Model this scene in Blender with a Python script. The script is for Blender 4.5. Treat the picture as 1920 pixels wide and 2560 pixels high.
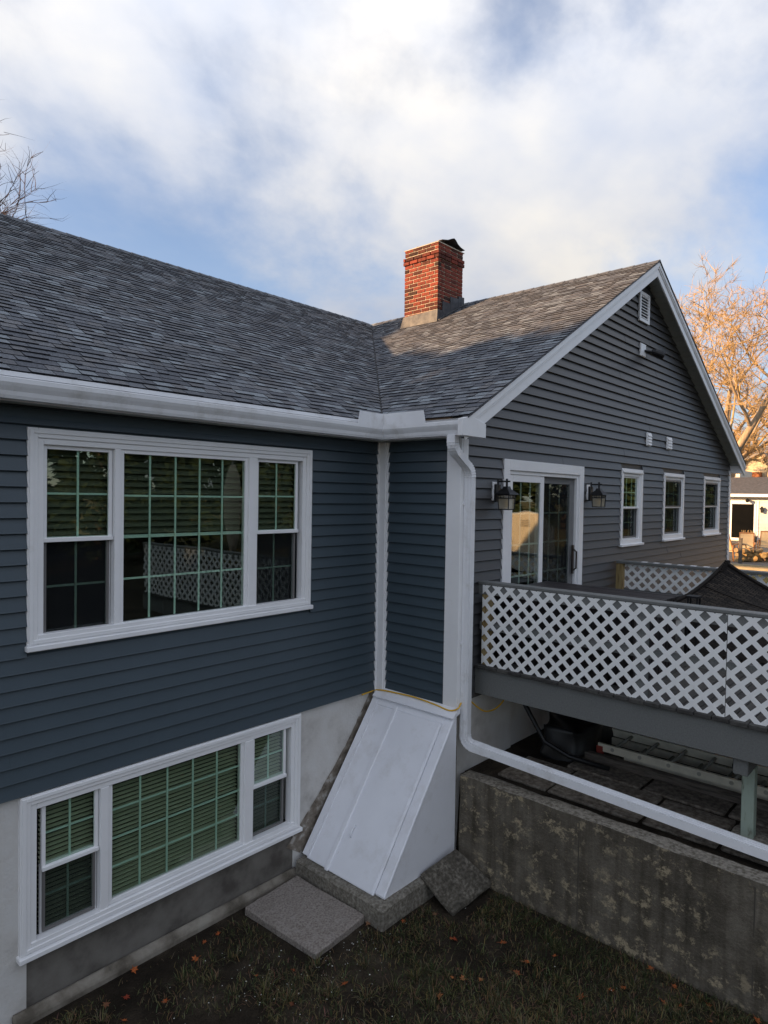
import bpy, bmesh, math, random
import numpy as np
from mathutils import Vector, Matrix, noise as mnoise
R = math.radians
rng = random.Random(7)
scene = bpy.context.scene
for o in list(bpy.data.objects): bpy.data.objects.remove(o)

# ------------------------------------------------------------ camera
CAM = Vector((-5.696, -5.2, 3.98)); FPX = 1646.8
RR = Vector((0.670, -0.742, 0.016)).normalized()
FW = Vector((0.742, 0.669, -0.024)).normalized()
UU = RR.cross(FW).normalized(); RR = FW.cross(UU).normalized()
cam = bpy.data.objects.new('camera', bpy.data.cameras.new('camera'))
scene.collection.objects.link(cam)
cam.matrix_world = Matrix(((RR.x, UU.x, -FW.x, CAM.x), (RR.y, UU.y, -FW.y, CAM.y), (RR.z, UU.z, -FW.z, CAM.z), (0, 0, 0, 1)))
cam.data.sensor_fit = 'VERTICAL'; cam.data.sensor_height = 36; cam.data.lens = FPX / 2560 * 36
cam.data.clip_start = .05; cam.data.clip_end = 2000
scene.camera = cam

# ------------------------------------------------------------ world, sun, exposure
SUN_AZ = Vector((-.80, .50, 0)).normalized(); SUN_EL = R(15)
SUN = Vector((SUN_AZ.x * math.cos(SUN_EL), SUN_AZ.y * math.cos(SUN_EL), math.sin(SUN_EL)))
world = bpy.data.worlds.new('World'); scene.world = world; world.use_nodes = True
SKY_AT = (7.2, 5.1, 0)
def build_world():
    nt = world.node_tree; nt.nodes.clear()
    n = lambda t: nt.nodes.new(t)
    L = nt.links.new
    out = n('ShaderNodeOutputWorld'); bg = n('ShaderNodeBackground'); bg.inputs['Strength'].default_value = .1
    sky = n('ShaderNodeTexSky'); sky.sky_type = 'NISHITA'; sky.sun_disc = False
    sky.sun_elevation = SUN_EL; sky.sun_rotation = math.atan2(SUN_AZ.x, SUN_AZ.y)
    sky.air_density = 1.0; sky.dust_density = .6; sky.ozone_density = 2.0
    tc = n('ShaderNodeTexCoord'); sep = n('ShaderNodeSeparateXYZ'); L(tc.outputs['Generated'], sep.inputs[0])
    # clouds lie on a flat layer: direction divided by its height
    zc = n('ShaderNodeMath'); zc.operation = 'MAXIMUM'; zc.inputs[1].default_value = 0.0; L(sep.outputs['Z'], zc.inputs[0])
    za = n('ShaderNodeMath'); za.operation = 'ADD'; za.inputs[1].default_value = .42; L(zc.outputs[0], za.inputs[0])
    dv = n('ShaderNodeVectorMath'); dv.operation = 'DIVIDE'; L(tc.outputs['Generated'], dv.inputs[0])
    cb = n('ShaderNodeCombineXYZ'); 
    for i in range(3): L(za.outputs[0], cb.inputs[i])
    L(cb.outputs[0], dv.inputs[1])
    mp = n('ShaderNodeMapping'); mp.inputs['Location'].default_value = SKY_AT; mp.inputs['Rotation'].default_value = (0, 0, R(25)); mp.inputs['Scale'].default_value = (1.0, 1.1, 0)
    L(dv.outputs[0], mp.inputs[0])
    no = n('ShaderNodeTexNoise'); no.inputs['Scale'].default_value = 1.75; no.inputs['Detail'].default_value = 7; no.inputs['Roughness'].default_value = .56; no.inputs['Distortion'].default_value = .15
    L(mp.outputs[0], no.inputs['Vector'])
    rmp = n('ShaderNodeValToRGB'); rmp.color_ramp.interpolation = 'EASE'
    rmp.color_ramp.elements[0].position = .38; rmp.color_ramp.elements[1].position = .60
    rmp.color_ramp.elements[0].color = (.22, .22, .22, 1)
    L(no.outputs['Fac'], rmp.inputs[0])
    # cloud brightness: overcast law (1 + 2 sin el) / 3, broken up by a second noise
    cl = n('ShaderNodeMath'); cl.operation = 'MULTIPLY_ADD'; cl.inputs[1].default_value = 1.0; cl.inputs[2].default_value = .42; L(zc.outputs[0], cl.inputs[0])
    n2 = n('ShaderNodeTexNoise'); n2.inputs['Scale'].default_value = 2.7; n2.inputs['Detail'].default_value = 6; n2.inputs['Roughness'].default_value = .5
    L(mp.outputs[0], n2.inputs['Vector'])
    r2 = n('ShaderNodeMapRange'); r2.inputs['From Min'].default_value = .3; r2.inputs['From Max'].default_value = .7; r2.inputs['To Min'].default_value = .88; r2.inputs['To Max'].default_value = 1.08
    L(n2.outputs['Fac'], r2.inputs['Value'])
    m2 = n('ShaderNodeMath'); m2.operation = 'MULTIPLY'; L(cl.outputs[0], m2.inputs[0]); L(r2.outputs[0], m2.inputs[1])
    cc = n('ShaderNodeMix'); cc.data_type = 'RGBA'; cc.inputs['A'].default_value = (4.1, 4.5, 5.4, 1); cc.inputs['B'].default_value = (5.6, 5.4, 5.15, 1)
    r3 = n('ShaderNodeMapRange'); r3.inputs['From Min'].default_value = .36; r3.inputs['From Max'].default_value = .64; L(n2.outputs['Fac'], r3.inputs['Value']); L(r3.outputs[0], cc.inputs[0])
    vs = n('ShaderNodeVectorMath'); vs.operation = 'SCALE'; L(cc.outputs['Result'], vs.inputs[0]); L(m2.outputs[0], vs.inputs['Scale'])
    mix = n('ShaderNodeMix'); mix.data_type = 'RGBA'
    tint = n('ShaderNodeMix'); tint.data_type = 'RGBA'; tint.blend_type = 'MULTIPLY'; tint.inputs[0].default_value = 1
    L(sky.outputs[0], tint.inputs['A']); tint.inputs['B'].default_value = (1.05, 1.05, 1.15, 1)
    L(rmp.outputs[0], mix.inputs[0]); L(tint.outputs['Result'], mix.inputs['A']); L(vs.outputs[0], mix.inputs['B'])
    L(mix.outputs['Result'], bg.inputs['Color']); L(bg.outputs[0], out.inputs[0])
build_world()
sl = bpy.data.lights.new('sun', 'SUN'); sl.energy = 5.0; sl.angle = R(.6); sl.color = (1.0, .62, .32)
so = bpy.data.objects.new('sun', sl); scene.collection.objects.link(so)
so.rotation_euler = SUN.to_track_quat('Z', 'Y').to_euler(); so.location = SUN * 60
scene.view_settings.view_transform = 'Standard'; scene.view_settings.look = 'None'
scene.view_settings.exposure = 1.0; scene.view_settings.gamma = 1
scene.render.engine = 'CYCLES'
scene.cycles.max_bounces = 8; scene.cycles.transparent_max_bounces = 16

# ------------------------------------------------------------ pixel -> world (photo pixels 1920 x 2560)
def ray(px, py): return RR * ((px - 960) / FPX) - UU * ((py - 1280) / FPX) + FW
def onX(px, py, x): v = ray(px, py); return CAM + v * ((x - CAM.x) / v.x)
def onY(px, py, y): v = ray(px, py); return CAM + v * ((y - CAM.y) / v.y)
def onZ(px, py, z): v = ray(px, py); return CAM + v * ((z - CAM.z) / v.z)
def depth_of(p): return (Vector(p) - CAM).dot(FW)

# ------------------------------------------------------------ materials
MATS = {}
def mat(name, col=(.5, .5, .5), rough=.6, metal=0, spec=.5, var=0, vscale=6, vstretch=(1, 1, 1), bump=0, bscale=60, cols=None, ramp=(.35, .65), detail=5, attr=None, coat=0):
    if name in MATS: return MATS[name]
    m = bpy.data.materials.new(name); m.use_nodes = True; MATS[name] = m
    nt = m.node_tree; b = nt.nodes['Principled BSDF']; n = nt.nodes.new; L = nt.links.new
    b.inputs['Roughness'].default_value = rough; b.inputs['Metallic'].default_value = metal
    b.inputs['Specular IOR Level'].default_value = spec
    tc = n('ShaderNodeTexCoord'); mp = n('ShaderNodeMapping'); mp.inputs['Scale'].default_value = vstretch
    L(tc.outputs['Object'], mp.inputs[0])
    geo = n('ShaderNodeNewGeometry')
    if attr:
        a = n('ShaderNodeAttribute'); a.attribute_name = attr; src = a.outputs['Color']
    else:
        rgb = n('ShaderNodeRGB'); rgb.outputs[0].default_value = (*col, 1); src = rgb.outputs[0]
    if cols or var:
        no = n('ShaderNodeTexNoise'); no.inputs['Scale'].default_value = vscale; no.inputs['Detail'].default_value = detail; no.inputs['Roughness'].default_value = .6
        L(geo.outputs['Position'] if vstretch == (1, 1, 1) else mp.outputs[0], no.inputs['Vector'])
        if cols:
            r = n('ShaderNodeValToRGB'); els = r.color_ramp.elements
            while len(els) < len(cols): els.new(.5)
            for i, c in enumerate(cols):
                els[i].position = ramp[0] + (ramp[1] - ramp[0]) * i / max(1, len(cols) - 1); els[i].color = (*c, 1)
            L(no.outputs['Fac'], r.inputs[0]); src = r.outputs[0]
        if var:
            mr = n('ShaderNodeMapRange'); mr.inputs['From Min'].default_value = .25; mr.inputs['From Max'].default_value = .75
            mr.inputs['To Min'].default_value = 1 - var; mr.inputs['To Max'].default_value = 1 + var
            L(no.outputs['Fac'], mr.inputs['Value'])
            mx = n('ShaderNodeVectorMath'); mx.operation = 'SCALE'; L(src, mx.inputs[0]); L(mr.outputs[0], mx.inputs['Scale']); src = mx.outputs[0]
    L(src, b.inputs['Base Color'])
    if bump:
        n2 = n('ShaderNodeTexNoise'); n2.inputs['Scale'].default_value = bscale; n2.inputs['Detail'].default_value = 4
        L(geo.outputs['Position'] if vstretch == (1, 1, 1) else mp.outputs[0], n2.inputs['Vector'])
        bp = n('ShaderNodeBump'); bp.inputs['Strength'].default_value = 1; bp.inputs['Distance'].default_value = bump
        L(n2.outputs['Fac'], bp.inputs['Height']); L(bp.outputs[0], b.inputs['Normal'])
    return m
def by_object(name, cols, rough=.8, noise_var=.25, nscale=30, bump=.002, bscale=120, stretch=None):
    """colour picked per object (random) plus fine noise"""
    if name in MATS: return MATS[name]
    m = bpy.data.materials.new(name); m.use_nodes = True; MATS[name] = m
    nt = m.node_tree; b = nt.nodes['Principled BSDF']; n = nt.nodes.new; L = nt.links.new
    b.inputs['Roughness'].default_value = rough; b.inputs['Specular IOR Level'].default_value = .3
    oi = n('ShaderNodeObjectInfo'); r = n('ShaderNodeValToRGB'); els = r.color_ramp.elements; r.color_ramp.interpolation = 'LINEAR'
    while len(els) < len(cols): els.new(.5)
    for i, c in enumerate(cols): els[i].position = i / (len(cols) - 1); els[i].color = (*c, 1)
    L(oi.outputs['Random'], r.inputs[0])
    geo = n('ShaderNodeNewGeometry'); no = n('ShaderNodeTexNoise'); no.inputs['Scale'].default_value = nscale; no.inputs['Detail'].default_value = 5
    v = geo.outputs['Position']
    if stretch:
        mp = n('ShaderNodeMapping'); mp.inputs['Scale'].default_value = stretch; L(v, mp.inputs[0]); v = mp.outputs[0]
    L(v, no.inputs['Vector'])
    mr = n('ShaderNodeMapRange'); mr.inputs['From Min'].default_value = .3; mr.inputs['From Max'].default_value = .7
    mr.inputs['To Min'].default_value = 1 - noise_var; mr.inputs['To Max'].default_value = 1 + noise_var; L(no.outputs['Fac'], mr.inputs['Value'])
    mx = n('ShaderNodeVectorMath'); mx.operation = 'SCALE'; L(r.outputs[0], mx.inputs[0]); L(mr.outputs[0], mx.inputs['Scale'])
    L(mx.outputs[0], b.inputs['Base Color'])
    if bump:
        n2 = n('ShaderNodeTexNoise'); n2.inputs['Scale'].default_value = bscale; L(v, n2.inputs['Vector'])
        bp = n('ShaderNodeBump'); bp.inputs['Distance'].default_value = bump; L(n2.outputs['Fac'], bp.inputs['Height']); L(bp.outputs[0], b.inputs['Normal'])
    return m
def glass(name, tint=(.87, .94, .89), k=2.0):
    m = bpy.data.materials.new(name); m.use_nodes = True; MATS[name] = m
    nt = m.node_tree; nt.nodes.clear(); n = nt.nodes.new; L = nt.links.new
    o = n('ShaderNodeOutputMaterial'); tr = n('ShaderNodeBsdfTransparent'); tr.inputs[0].default_value = (*tint, 1)
    gl = n('ShaderNodeBsdfGlossy'); gl.inputs['Roughness'].default_value = .0; gl.inputs['Color'].default_value = (.95, 1, .97, 1)
    gi = n('ShaderNodeNewGeometry'); dt = n('ShaderNodeVectorMath'); dt.operation = 'DOT_PRODUCT'; L(gi.outputs['Incoming'], dt.inputs[0]); L(gi.outputs['Normal'], dt.inputs[1])
    def mth(op, a, b=None):
        q = n('ShaderNodeMath'); q.operation = op
        for i_, v_ in enumerate((a, b)):
            if v_ is None: continue
            if isinstance(v_, (int, float)): q.inputs[i_].default_value = v_
            else: L(v_, q.inputs[i_])
        return q.outputs[0]
    f5 = mth('POWER', mth('SUBTRACT', 1.0, mth('ABSOLUTE', dt.outputs['Value'])), 5.0)     # Schlick reflectance of a pane face
    mu = n('ShaderNodeMath'); mu.operation = 'MULTIPLY'; mu.inputs[1].default_value = k; mu.use_clamp = True; L(mth('ADD', mth('MULTIPLY', f5, .96), .04), mu.inputs[0])
    mx = n('ShaderNodeMixShader'); L(mu.outputs[0], mx.inputs[0]); L(tr.outputs[0], mx.inputs[1]); L(gl.outputs[0], mx.inputs[2]); L(mx.outputs[0], o.inputs[0])
    # faint ripple of real panes
    geo = n('ShaderNodeNewGeometry'); no = n('ShaderNodeTexNoise'); no.inputs['Scale'].default_value = 1.6; L(geo.outputs['Position'], no.inputs['Vector'])
    bp = n('ShaderNodeBump'); bp.inputs['Distance'].default_value = .0012; L(no.outputs['Fac'], bp.inputs['Height']); L(bp.outputs[0], gl.inputs['Normal'])
    return m
def screen_mat(name='insect_screen'):
    m = bpy.data.materials.new(name); m.use_nodes = True; MATS[name] = m
    nt = m.node_tree; nt.nodes.clear(); n = nt.nodes.new; L = nt.links.new
    o = n('ShaderNodeOutputMaterial'); tr = n('ShaderNodeBsdfTransparent'); df = n('ShaderNodeBsdfDiffuse'); df.inputs[0].default_value = (.02, .022, .025, 1)
    mx = n('ShaderNodeMixShader'); mx.inputs[0].default_value = .30; L(tr.outputs[0], mx.inputs[1]); L(df.outputs[0], mx.inputs[2]); L(mx.outputs[0], o.inputs[0])
    return m

WHITE = mat('white_vinyl', (.88, .88, .885), .38, var=.04, vscale=3, bump=.0006, bscale=25)
WHITE_METAL = mat('white_aluminium', (.84, .85, .87), .3, var=.05, vscale=5)
WHITE_PAINT = mat('white_painted_steel', (.85, .86, .90), .36, var=.05, vscale=2.2, bump=.0012, bscale=7)
def flecks(m, col, scale, lo, hi, amt=1.0):
    nt = m.node_tree; b = nt.nodes['Principled BSDF']; n = nt.nodes.new; L = nt.links.new; src = b.inputs['Base Color'].links[0].from_socket
    g = n('ShaderNodeNewGeometry'); no = n('ShaderNodeTexNoise'); no.inputs['Scale'].default_value = scale; no.inputs['Detail'].default_value = 8; no.inputs['Roughness'].default_value = .7; L(g.outputs['Position'], no.inputs['Vector'])
    mr = n('ShaderNodeMapRange'); mr.inputs['From Min'].default_value = lo; mr.inputs['From Max'].default_value = hi; mr.inputs['To Max'].default_value = amt; L(no.outputs['Fac'], mr.inputs['Value'])
    mx = n('ShaderNodeMix'); mx.data_type = 'RGBA'; L(mr.outputs[0], mx.inputs[0]); L(src, mx.inputs['A']); mx.inputs['B'].default_value = (*col, 1); L(mx.outputs['Result'], b.inputs['Base Color'])
flecks(WHITE_PAINT, (.34, .29, .24), 13, .68, .76, .75); flecks(WHITE_PAINT, (.60, .58, .56), 3.1, .52, .75, .5); flecks(WHITE_METAL, (.52, .50, .46), 4.5, .52, .78, .7); flecks(WHITE, (.62, .60, .56), 4, .60, .82, .5)
SIDING = mat('slate_vinyl_siding', (.050, .073, .091), .42, var=.06, vscale=2.5, bump=.0006, bscale=40)
SIDING_G = mat('warm_lit_slate_siding', (.066, .066, .069), .42, var=.06, vscale=2.5, bump=.0006, bscale=40)  # same siding as the main wall; warm light on the gable put into the colour
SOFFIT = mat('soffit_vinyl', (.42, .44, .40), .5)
FOUND = mat('painted_stucco', cols=[(.20, .18, .15), (.50, .48, .45), (.62, .60, .57), (.66, .65, .63)], ramp=(.22, .62), vscale=2.2, rough=.85, bump=.004, bscale=45)
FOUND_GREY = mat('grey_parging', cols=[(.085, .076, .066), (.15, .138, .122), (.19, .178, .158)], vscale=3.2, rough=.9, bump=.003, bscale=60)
FOOTING = mat('pale_footing', cols=[(.10, .085, .065), (.21, .185, .15), (.30, .275, .23)], vscale=4, rough=.9, bump=.004, bscale=50)
CONC = mat('rough_concrete', cols=[(.12, .105, .082), (.215, .195, .16), (.32, .295, .25)], vscale=34, detail=9, rough=.95, bump=.006, bscale=110)
SLAB = mat('aggregate_slab', cols=[(.16, .13, .11), (.27, .235, .205), (.33, .295, .265)], vscale=55, rough=.92, bump=.004, bscale=140)
SLABD = mat('mossy_slab', cols=[(.042, .036, .028), (.095, .083, .064), (.22, .20, .165)], vscale=32, detail=10, rough=.95, bump=.005, bscale=110)
DECKGREY = mat('grey_painted_wood', (.150, .156, .150), .6, var=.22, vscale=9, vstretch=(1, 9, 9), bump=.002, bscale=20)
BOARDGREY = by_object('weathered_deck_board', [(.040, .038, .037), (.058, .056, .052), (.080, .077, .070)], .85, .3, 25)
DARKBOARD = by_object('dark_stained_board', [(.020, .016, .017), (.032, .026, .026)], .5, .3, 12)
PTWOOD = mat('treated_pine', cols=[(.20, .13, .05), (.33, .24, .10), (.37, .28, .13)], vscale=9, vstretch=(3, 3, .35), rough=.75, detail=3)
GREENPOST = mat('peeling_green_paint', cols=[(.10, .085, .06), (.30, .36, .29), (.34, .41, .34)], ramp=(.30, .46), vscale=9, vstretch=(2.5, 2.5, .6), rough=.8)
OLDWOOD = mat('old_timber', cols=[(.05, .042, .036), (.11, .095, .08), (.15, .13, .11)], vscale=8, vstretch=(8, .7, 8), rough=.9, bump=.003, bscale=30)
ALU = mat('dull_aluminium', (.66, .63, .52), .5, .0, var=.15, vscale=8)
RUNG = mat('rung_aluminium', (.36, .35, .30), .55, 0)
RED = mat('red_rubber', (.22, .03, .02), .7)
BLACKM = mat('black_metal', (.012, .012, .013), .45)
LEAD = mat('lead_sheet', cols=[(.040, .043, .050), (.070, .072, .076), (.105, .104, .102)], vscale=9, rough=.55, metal=.2)
LEADD = mat('dark_lead_sheet', cols=[(.025, .027, .032), (.05, .052, .06), (.07, .072, .08)], vscale=9, rough=.6, metal=.1)
MORTAR = mat('mortar', cols=[(.42, .36, .28), (.62, .55, .45)], vscale=25, rough=.95, bump=.003, bscale=90)
BRICK = by_object('red_brick', [(.030, .016, .013), (.13, .030, .020), (.20, .042, .026), (.23, .050, .030), (.14, .032, .022), (.045, .022, .016), (.21, .046, .028)], .85, .4, 26, .003, 90)
BLINDM = mat('blind_slat', (.44, .44, .33), .6)
BLINDU = mat('pleated_shade', (.11, .105, .075), .8)
INSIDE = mat('interior_paint', (.10, .095, .085), .8)
LAMPGLASS = mat('seeded_lamp_glass', (.55, .50, .38), .2, var=.15, vscale=40)
BULB = mat('lamp_bulb', (.75, .55, .28), .2)
YELLOW = mat('yellow_cable', (.72, .42, .02), .45)
WICKER = None
PANE = glass('window_glass'); DOORPANE = glass('door_glass', (.80, .83, .80), 2.2); SCREEN = screen_mat()
SCRF = mat('grey_screen_frame', (.16, .155, .15), .5)
MUNTIN = mat('muntin_bar', (.66, .80, .74), .4)

# ------------------------------------------------------------ mesh builder
COL = scene.collection
WPOS = {}
class MB:
    def __init__(s): s.v = []; s.f = []; s.c = []
    def add(s, vs, fs, c=None):
        k = len(s.v); s.v += [tuple(v) for v in vs]; s.f += [tuple(i + k for i in f) for f in fs]
        if c is not None: s.c += [c] * len(fs)
        return s
    def box(s, x0, x1, y0, y1, z0, z1, c=None):
        return s.add([(x0, y0, z0), (x1, y0, z0), (x1, y1, z0), (x0, y1, z0), (x0, y0, z1), (x1, y0, z1), (x1, y1, z1), (x0, y1, z1)],
                     [(0, 3, 2, 1), (4, 5, 6, 7), (0, 1, 5, 4), (1, 2, 6, 5), (2, 3, 7, 6), (3, 0, 4, 7)], c)
    def hexa(s, p, c=None):   # 8 points, bottom 4 ccw then top 4
        return s.add(p, [(0, 3, 2, 1), (4, 5, 6, 7), (0, 1, 5, 4), (1, 2, 6, 5), (2, 3, 7, 6), (3, 0, 4, 7)], c)
    def quad(s, a, b, c_, d, c=None): return s.add([a, b, c_, d], [(0, 1, 2, 3)], c)
    def prism(s, poly, ext, c=None):   # polygon (list of 3d points) pushed along ext
        n = len(poly); e = Vector(ext)
        vs = [Vector(p) for p in poly] + [Vector(p) + e for p in poly]
        return s.add(vs, [tuple(range(n))[::-1], tuple(range(n, 2 * n))] + [(i, (i + 1) % n, n + (i + 1) % n, n + i) for i in range(n)], c)
    def loft(s, rings, closed=True, caps=True, c=None):
        n = len(rings[0]); vs = [p for r in rings for p in r]; fs = []
        for i in range(len(rings) - 1):
            for j in range(n if closed else n - 1):
                fs.append((i * n + j, i * n + (j + 1) % n, (i + 1) * n + (j + 1) % n, (i + 1) * n + j))
        if caps: fs += [tuple(range(n))[::-1], tuple(range((len(rings) - 1) * n, len(rings) * n))]
        return s.add(vs, fs, c)
    def tube(s, pts, rad, n=8, c=None, caps=True):
        pts = [Vector(p) for p in pts]; rads = rad if isinstance(rad, (list, tuple)) else [rad] * len(pts); rings = []
        up = Vector((.13, .27, 1)).normalized(); prev = None
        for i, p in enumerate(pts):
            t = (pts[min(i + 1, len(pts) - 1)] - pts[max(i - 1, 0)]).normalized()
            a = prev if prev is not None else (Vector((1, 0, 0)) if abs(t.z) > .9 else up)
            u = (a - t * a.dot(t)).normalized(); w = t.cross(u); prev = u
            rings.append([p + (u * math.cos(2 * math.pi * k / n) + w * math.sin(2 * math.pi * k / n)) * rads[i] for k in range(n)])
        return s.loft(rings, True, caps, c)
    def sweep(s, pts, prof, u0, caps=True, scale=None):   # profile (a,b) swept; u0 gives the 'a' direction kept by projection
        pts = [Vector(p) for p in pts]; rings = []; u = Vector(u0)
        for i, p in enumerate(pts):
            t = (pts[min(i + 1, len(pts) - 1)] - pts[max(i - 1, 0)]).normalized()
            uu = (u - t * u.dot(t)).normalized(); w = t.cross(uu)
            k = scale[i] if scale else 1
            rings.append([p + uu * a * k + w * b * k for a, b in prof])
        return s.loft(rings, True, caps)
    def build(s, name, m, parent=None, smooth=False, bevel=0, origin=None, kind=None):
        me = bpy.data.meshes.new(name)
        og = Vector(origin) if origin is not None else (WPOS[parent] if parent else Vector((0, 0, 0)))
        me.from_pydata([(v[0] - og.x, v[1] - og.y, v[2] - og.z) for v in s.v], [], s.f)
        if s.c:
            at = me.color_attributes.new('tone', 'FLOAT_COLOR', 'CORNER')
            arr = np.repeat(np.array([(*c, 1) for c in s.c], dtype=np.float32), [len(f) for f in s.f], axis=0)
            at.data.foreach_set('color', arr.ravel())
        me.update()
        bm = bmesh.new(); bm.from_mesh(me); bmesh.ops.recalc_face_normals(bm, faces=bm.faces)
        if bevel: bmesh.ops.bevel(bm, geom=[e for e in bm.edges if len(e.link_faces) == 2 and e.calc_face_angle(0) > .6], offset=bevel, segments=1, affect='EDGES')
        bm.to_mesh(me); bm.free()
        if smooth: me.polygons.foreach_set('use_smooth', [True] * len(me.polygons))
        me.materials.append(m)
        return link(name, me, parent, og, kind)
def link(name, me, parent, og, kind=None):
    o = bpy.data.objects.new(name, me); COL.objects.link(o); WPOS[o] = Vector(og)
    if parent: o.parent = parent; o.location = Vector(og) - WPOS[parent]
    else: o.location = og
    if kind: o['kind'] = kind
    return o
def place(name, me, parent, pos, rot=None, scale=None):
    o = bpy.data.objects.new(name, me); COL.objects.link(o); WPOS[o] = Vector(pos)
    if parent: o.parent = parent; o.location = Vector(pos) - WPOS[parent]
    else: o.location = pos
    if rot: o.rotation_euler = rot
    if scale: o.scale = scale
    return o
def tag(o, label, cat, group=None, kind=None):
    o['label'] = label; o['category'] = cat
    if group: o['group'] = group
    return o
def thing(name, loc, label, cat, group=None):
    o = bpy.data.objects.new(name, None); o.empty_display_size = .2; COL.objects.link(o); o.location = loc; WPOS[o] = Vector(loc)
    return tag(o, label, cat, group)
def sub(name, parent, loc):    # an empty part
    return place(name, None, parent, loc)
def bx(x0, x1, y0, y1, z0, z1): return MB().box(x0, x1, y0, y1, z0, z1)
def meshdata(mb, name, m, bevel=0, smooth=False):
    o = mb.build(name, m, None, smooth, bevel, origin=(0, 0, 0)); me = o.data; WPOS.pop(o); bpy.data.objects.remove(o); return me
def clip(poly, box):   # convex polygon (u,v) against box (u0,u1,v0,v1)
    for ax, lim, sg in ((0, box[0], 1), (0, box[1], -1), (1, box[2], 1), (1, box[3], -1)):
        out = []
        for i in range(len(poly)):
            a, b = poly[i], poly[(i + 1) % len(poly)]
            da, db = (a[ax] - lim) * sg, (b[ax] - lim) * sg
            if da >= 0: out.append(a)
            if (da < 0) != (db < 0):
                t = da / (da - db); out.append((a[0] + (b[0] - a[0]) * t, a[1] + (b[1] - a[1]) * t))
        poly = out
        if len(poly) < 3: return []
    return poly

# ------------------------------------------------------------ main dimensions (metres; lower yard = 0)
GY = -1.139            # face of the gable wall
W = 10.05              # width of the gable wing
EV = 4.80; RG = 7.72   # eave edge and ridge height
PX, RY = 4.85, 4.77    # wing ridge x, main ridge y
OV = .24               # eave overhang to the shingle edge
RK = -1.38             # rake plane
X0 = -9.0              # left end of the house
EXPO = .1143
ZB = 1.72              # foot of the siding

# ============================================================ THE GROUND
def ground_z(x, y):
    if x < .1: return 0.0
    z = 1.0
    if x > 13: z = 1.0 + min(1, (x - 13) / 10) * .65
    return z
xs = [-300, -120, -60, -30, -15, -8, -5, -4, -3, -2, -1, -.3, 0.05, .12, .6, 1.5, 3, 6, 10, 13, 15, 18, 20, 23, 30, 45, 80, 160, 400]
ys = [-300, -120, -60, -30, -18, -12, -8, -6, -5, -4, -3, -2, -1, 0, 3, 6, 12, 20, 35, 60, 120, 300]
g = MB(); gv = []
for j, y in enumerate(ys):
    for i, x in enumerate(xs): gv.append((x, y, ground_z(x, y) - .004))
nx = len(xs)
g.add(gv, [(j * nx + i, j * nx + i + 1, (j + 1) * nx + i + 1, (j + 1) * nx + i) for j in range(len(ys) - 1) for i in range(nx - 1)])
def ground_material():
    m = bpy.data.materials.new('yard_soil'); m.use_nodes = True; nt = m.node_tree; b = nt.nodes['Principled BSDF']; n = nt.nodes.new; L = nt.links.new
    b.inputs['Roughness'].default_value = .95; b.inputs['Specular IOR Level'].default_value = .15
    geo = n('ShaderNodeNewGeometry'); no = n('ShaderNodeTexNoise'); no.inputs['Scale'].default_value = 1.7; no.inputs['Detail'].default_value = 8; no.inputs['Roughness'].default_value = .65
    L(geo.outputs['Position'], no.inputs['Vector'])
    r = n('ShaderNodeValToRGB'); els = r.color_ramp.elements; els.new(.5); els.new(.6)
    for e, (p, c) in zip(els, ((.33, (.013, .010, .007)), (.47, (.026, .020, .014)), (.58, (.046, .036, .025)), (.72, (.085, .070, .050)))): e.position = p; e.color = (*c, 1)
    L(no.outputs['Fac'], r.inputs[0])
    # short lawn beyond the wing
    sp = n('ShaderNodeSeparateXYZ'); L(geo.outputs['Position'], sp.inputs[0])
    mr = n('ShaderNodeMapRange'); mr.inputs['From Min'].default_value = 10.5; mr.inputs['From Max'].default_value = 12; L(sp.outputs['X'], mr.inputs['Value'])
    r2 = n('ShaderNodeValToRGB'); r2.color_ramp.elements[0].color = (.07, .065, .02, 1); r2.color_ramp.elements[1].color = (.22, .17, .06, 1); r2.color_ramp.elements[0].position = .35; r2.color_ramp.elements[1].position = .65
    L(no.outputs['Fac'], r2.inputs[0])
    mx = n('ShaderNodeMix'); mx.data_type = 'RGBA'; L(mr.outputs[0], mx.inputs[0]); L(r.outputs[0], mx.inputs['A']); L(r2.outputs[0], mx.inputs['B']); L(mx.outputs['Result'], b.inputs['Base Color'])
    n2 = n('ShaderNodeTexNoise'); n2.inputs['Scale'].default_value = 45; n2.inputs['Detail'].default_value = 6; L(geo.outputs['Position'], n2.inputs['Vector'])
    bp = n('ShaderNodeBump'); bp.inputs['Distance'].default_value = .03; L(n2.outputs['Fac'], bp.inputs['Height']); L(bp.outputs[0], b.inputs['Normal'])
    return m
SOIL = ground_material()
go = g.build('ground', SOIL); go['kind'] = 'structure'

# ============================================================ THE HOUSE
house = thing('house', (0, 0, 0), 'slate blue sided house with grey shingle roof, gable wing and white trim', 'house')

# ---- walls with openings
UWIN = (-3.863, -1.085, 2.80, 4.446)
LWIN = (-3.905, -1.193, .485, 1.709)
DOOR = (.81, 2.864, 2.16, 4.43)
GW = [(4.16, 5.015, 3.275, 4.465), (5.97, 7.03, 3.285, 4.465), (8.21, 9.30, 3.30, 4.475)]
def wall_boxes(a0, a1, z0, z1, holes, make):
    """cells of a wall a0..a1 x z0..z1 left after cutting holes; make(a0,a1,z0,z1)"""
    us = sorted({a0, a1, *[h for o in holes for h in o[:2]]}); us = [u for u in us if a0 <= u <= a1]
    for u0, u1 in zip(us, us[1:]):
        um = (u0 + u1) / 2; cuts = sorted([(o[2], o[3]) for o in holes if o[0] < um < o[1]]); z = z0
        for c0, c1 in cuts:
            if c0 > z: make(u0, u1, z, c0)
            z = max(z, c1)
        if z < z1: make(u0, u1, z, z1)
HI = .06   # the opening in the wall is a little smaller than the casing
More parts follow.
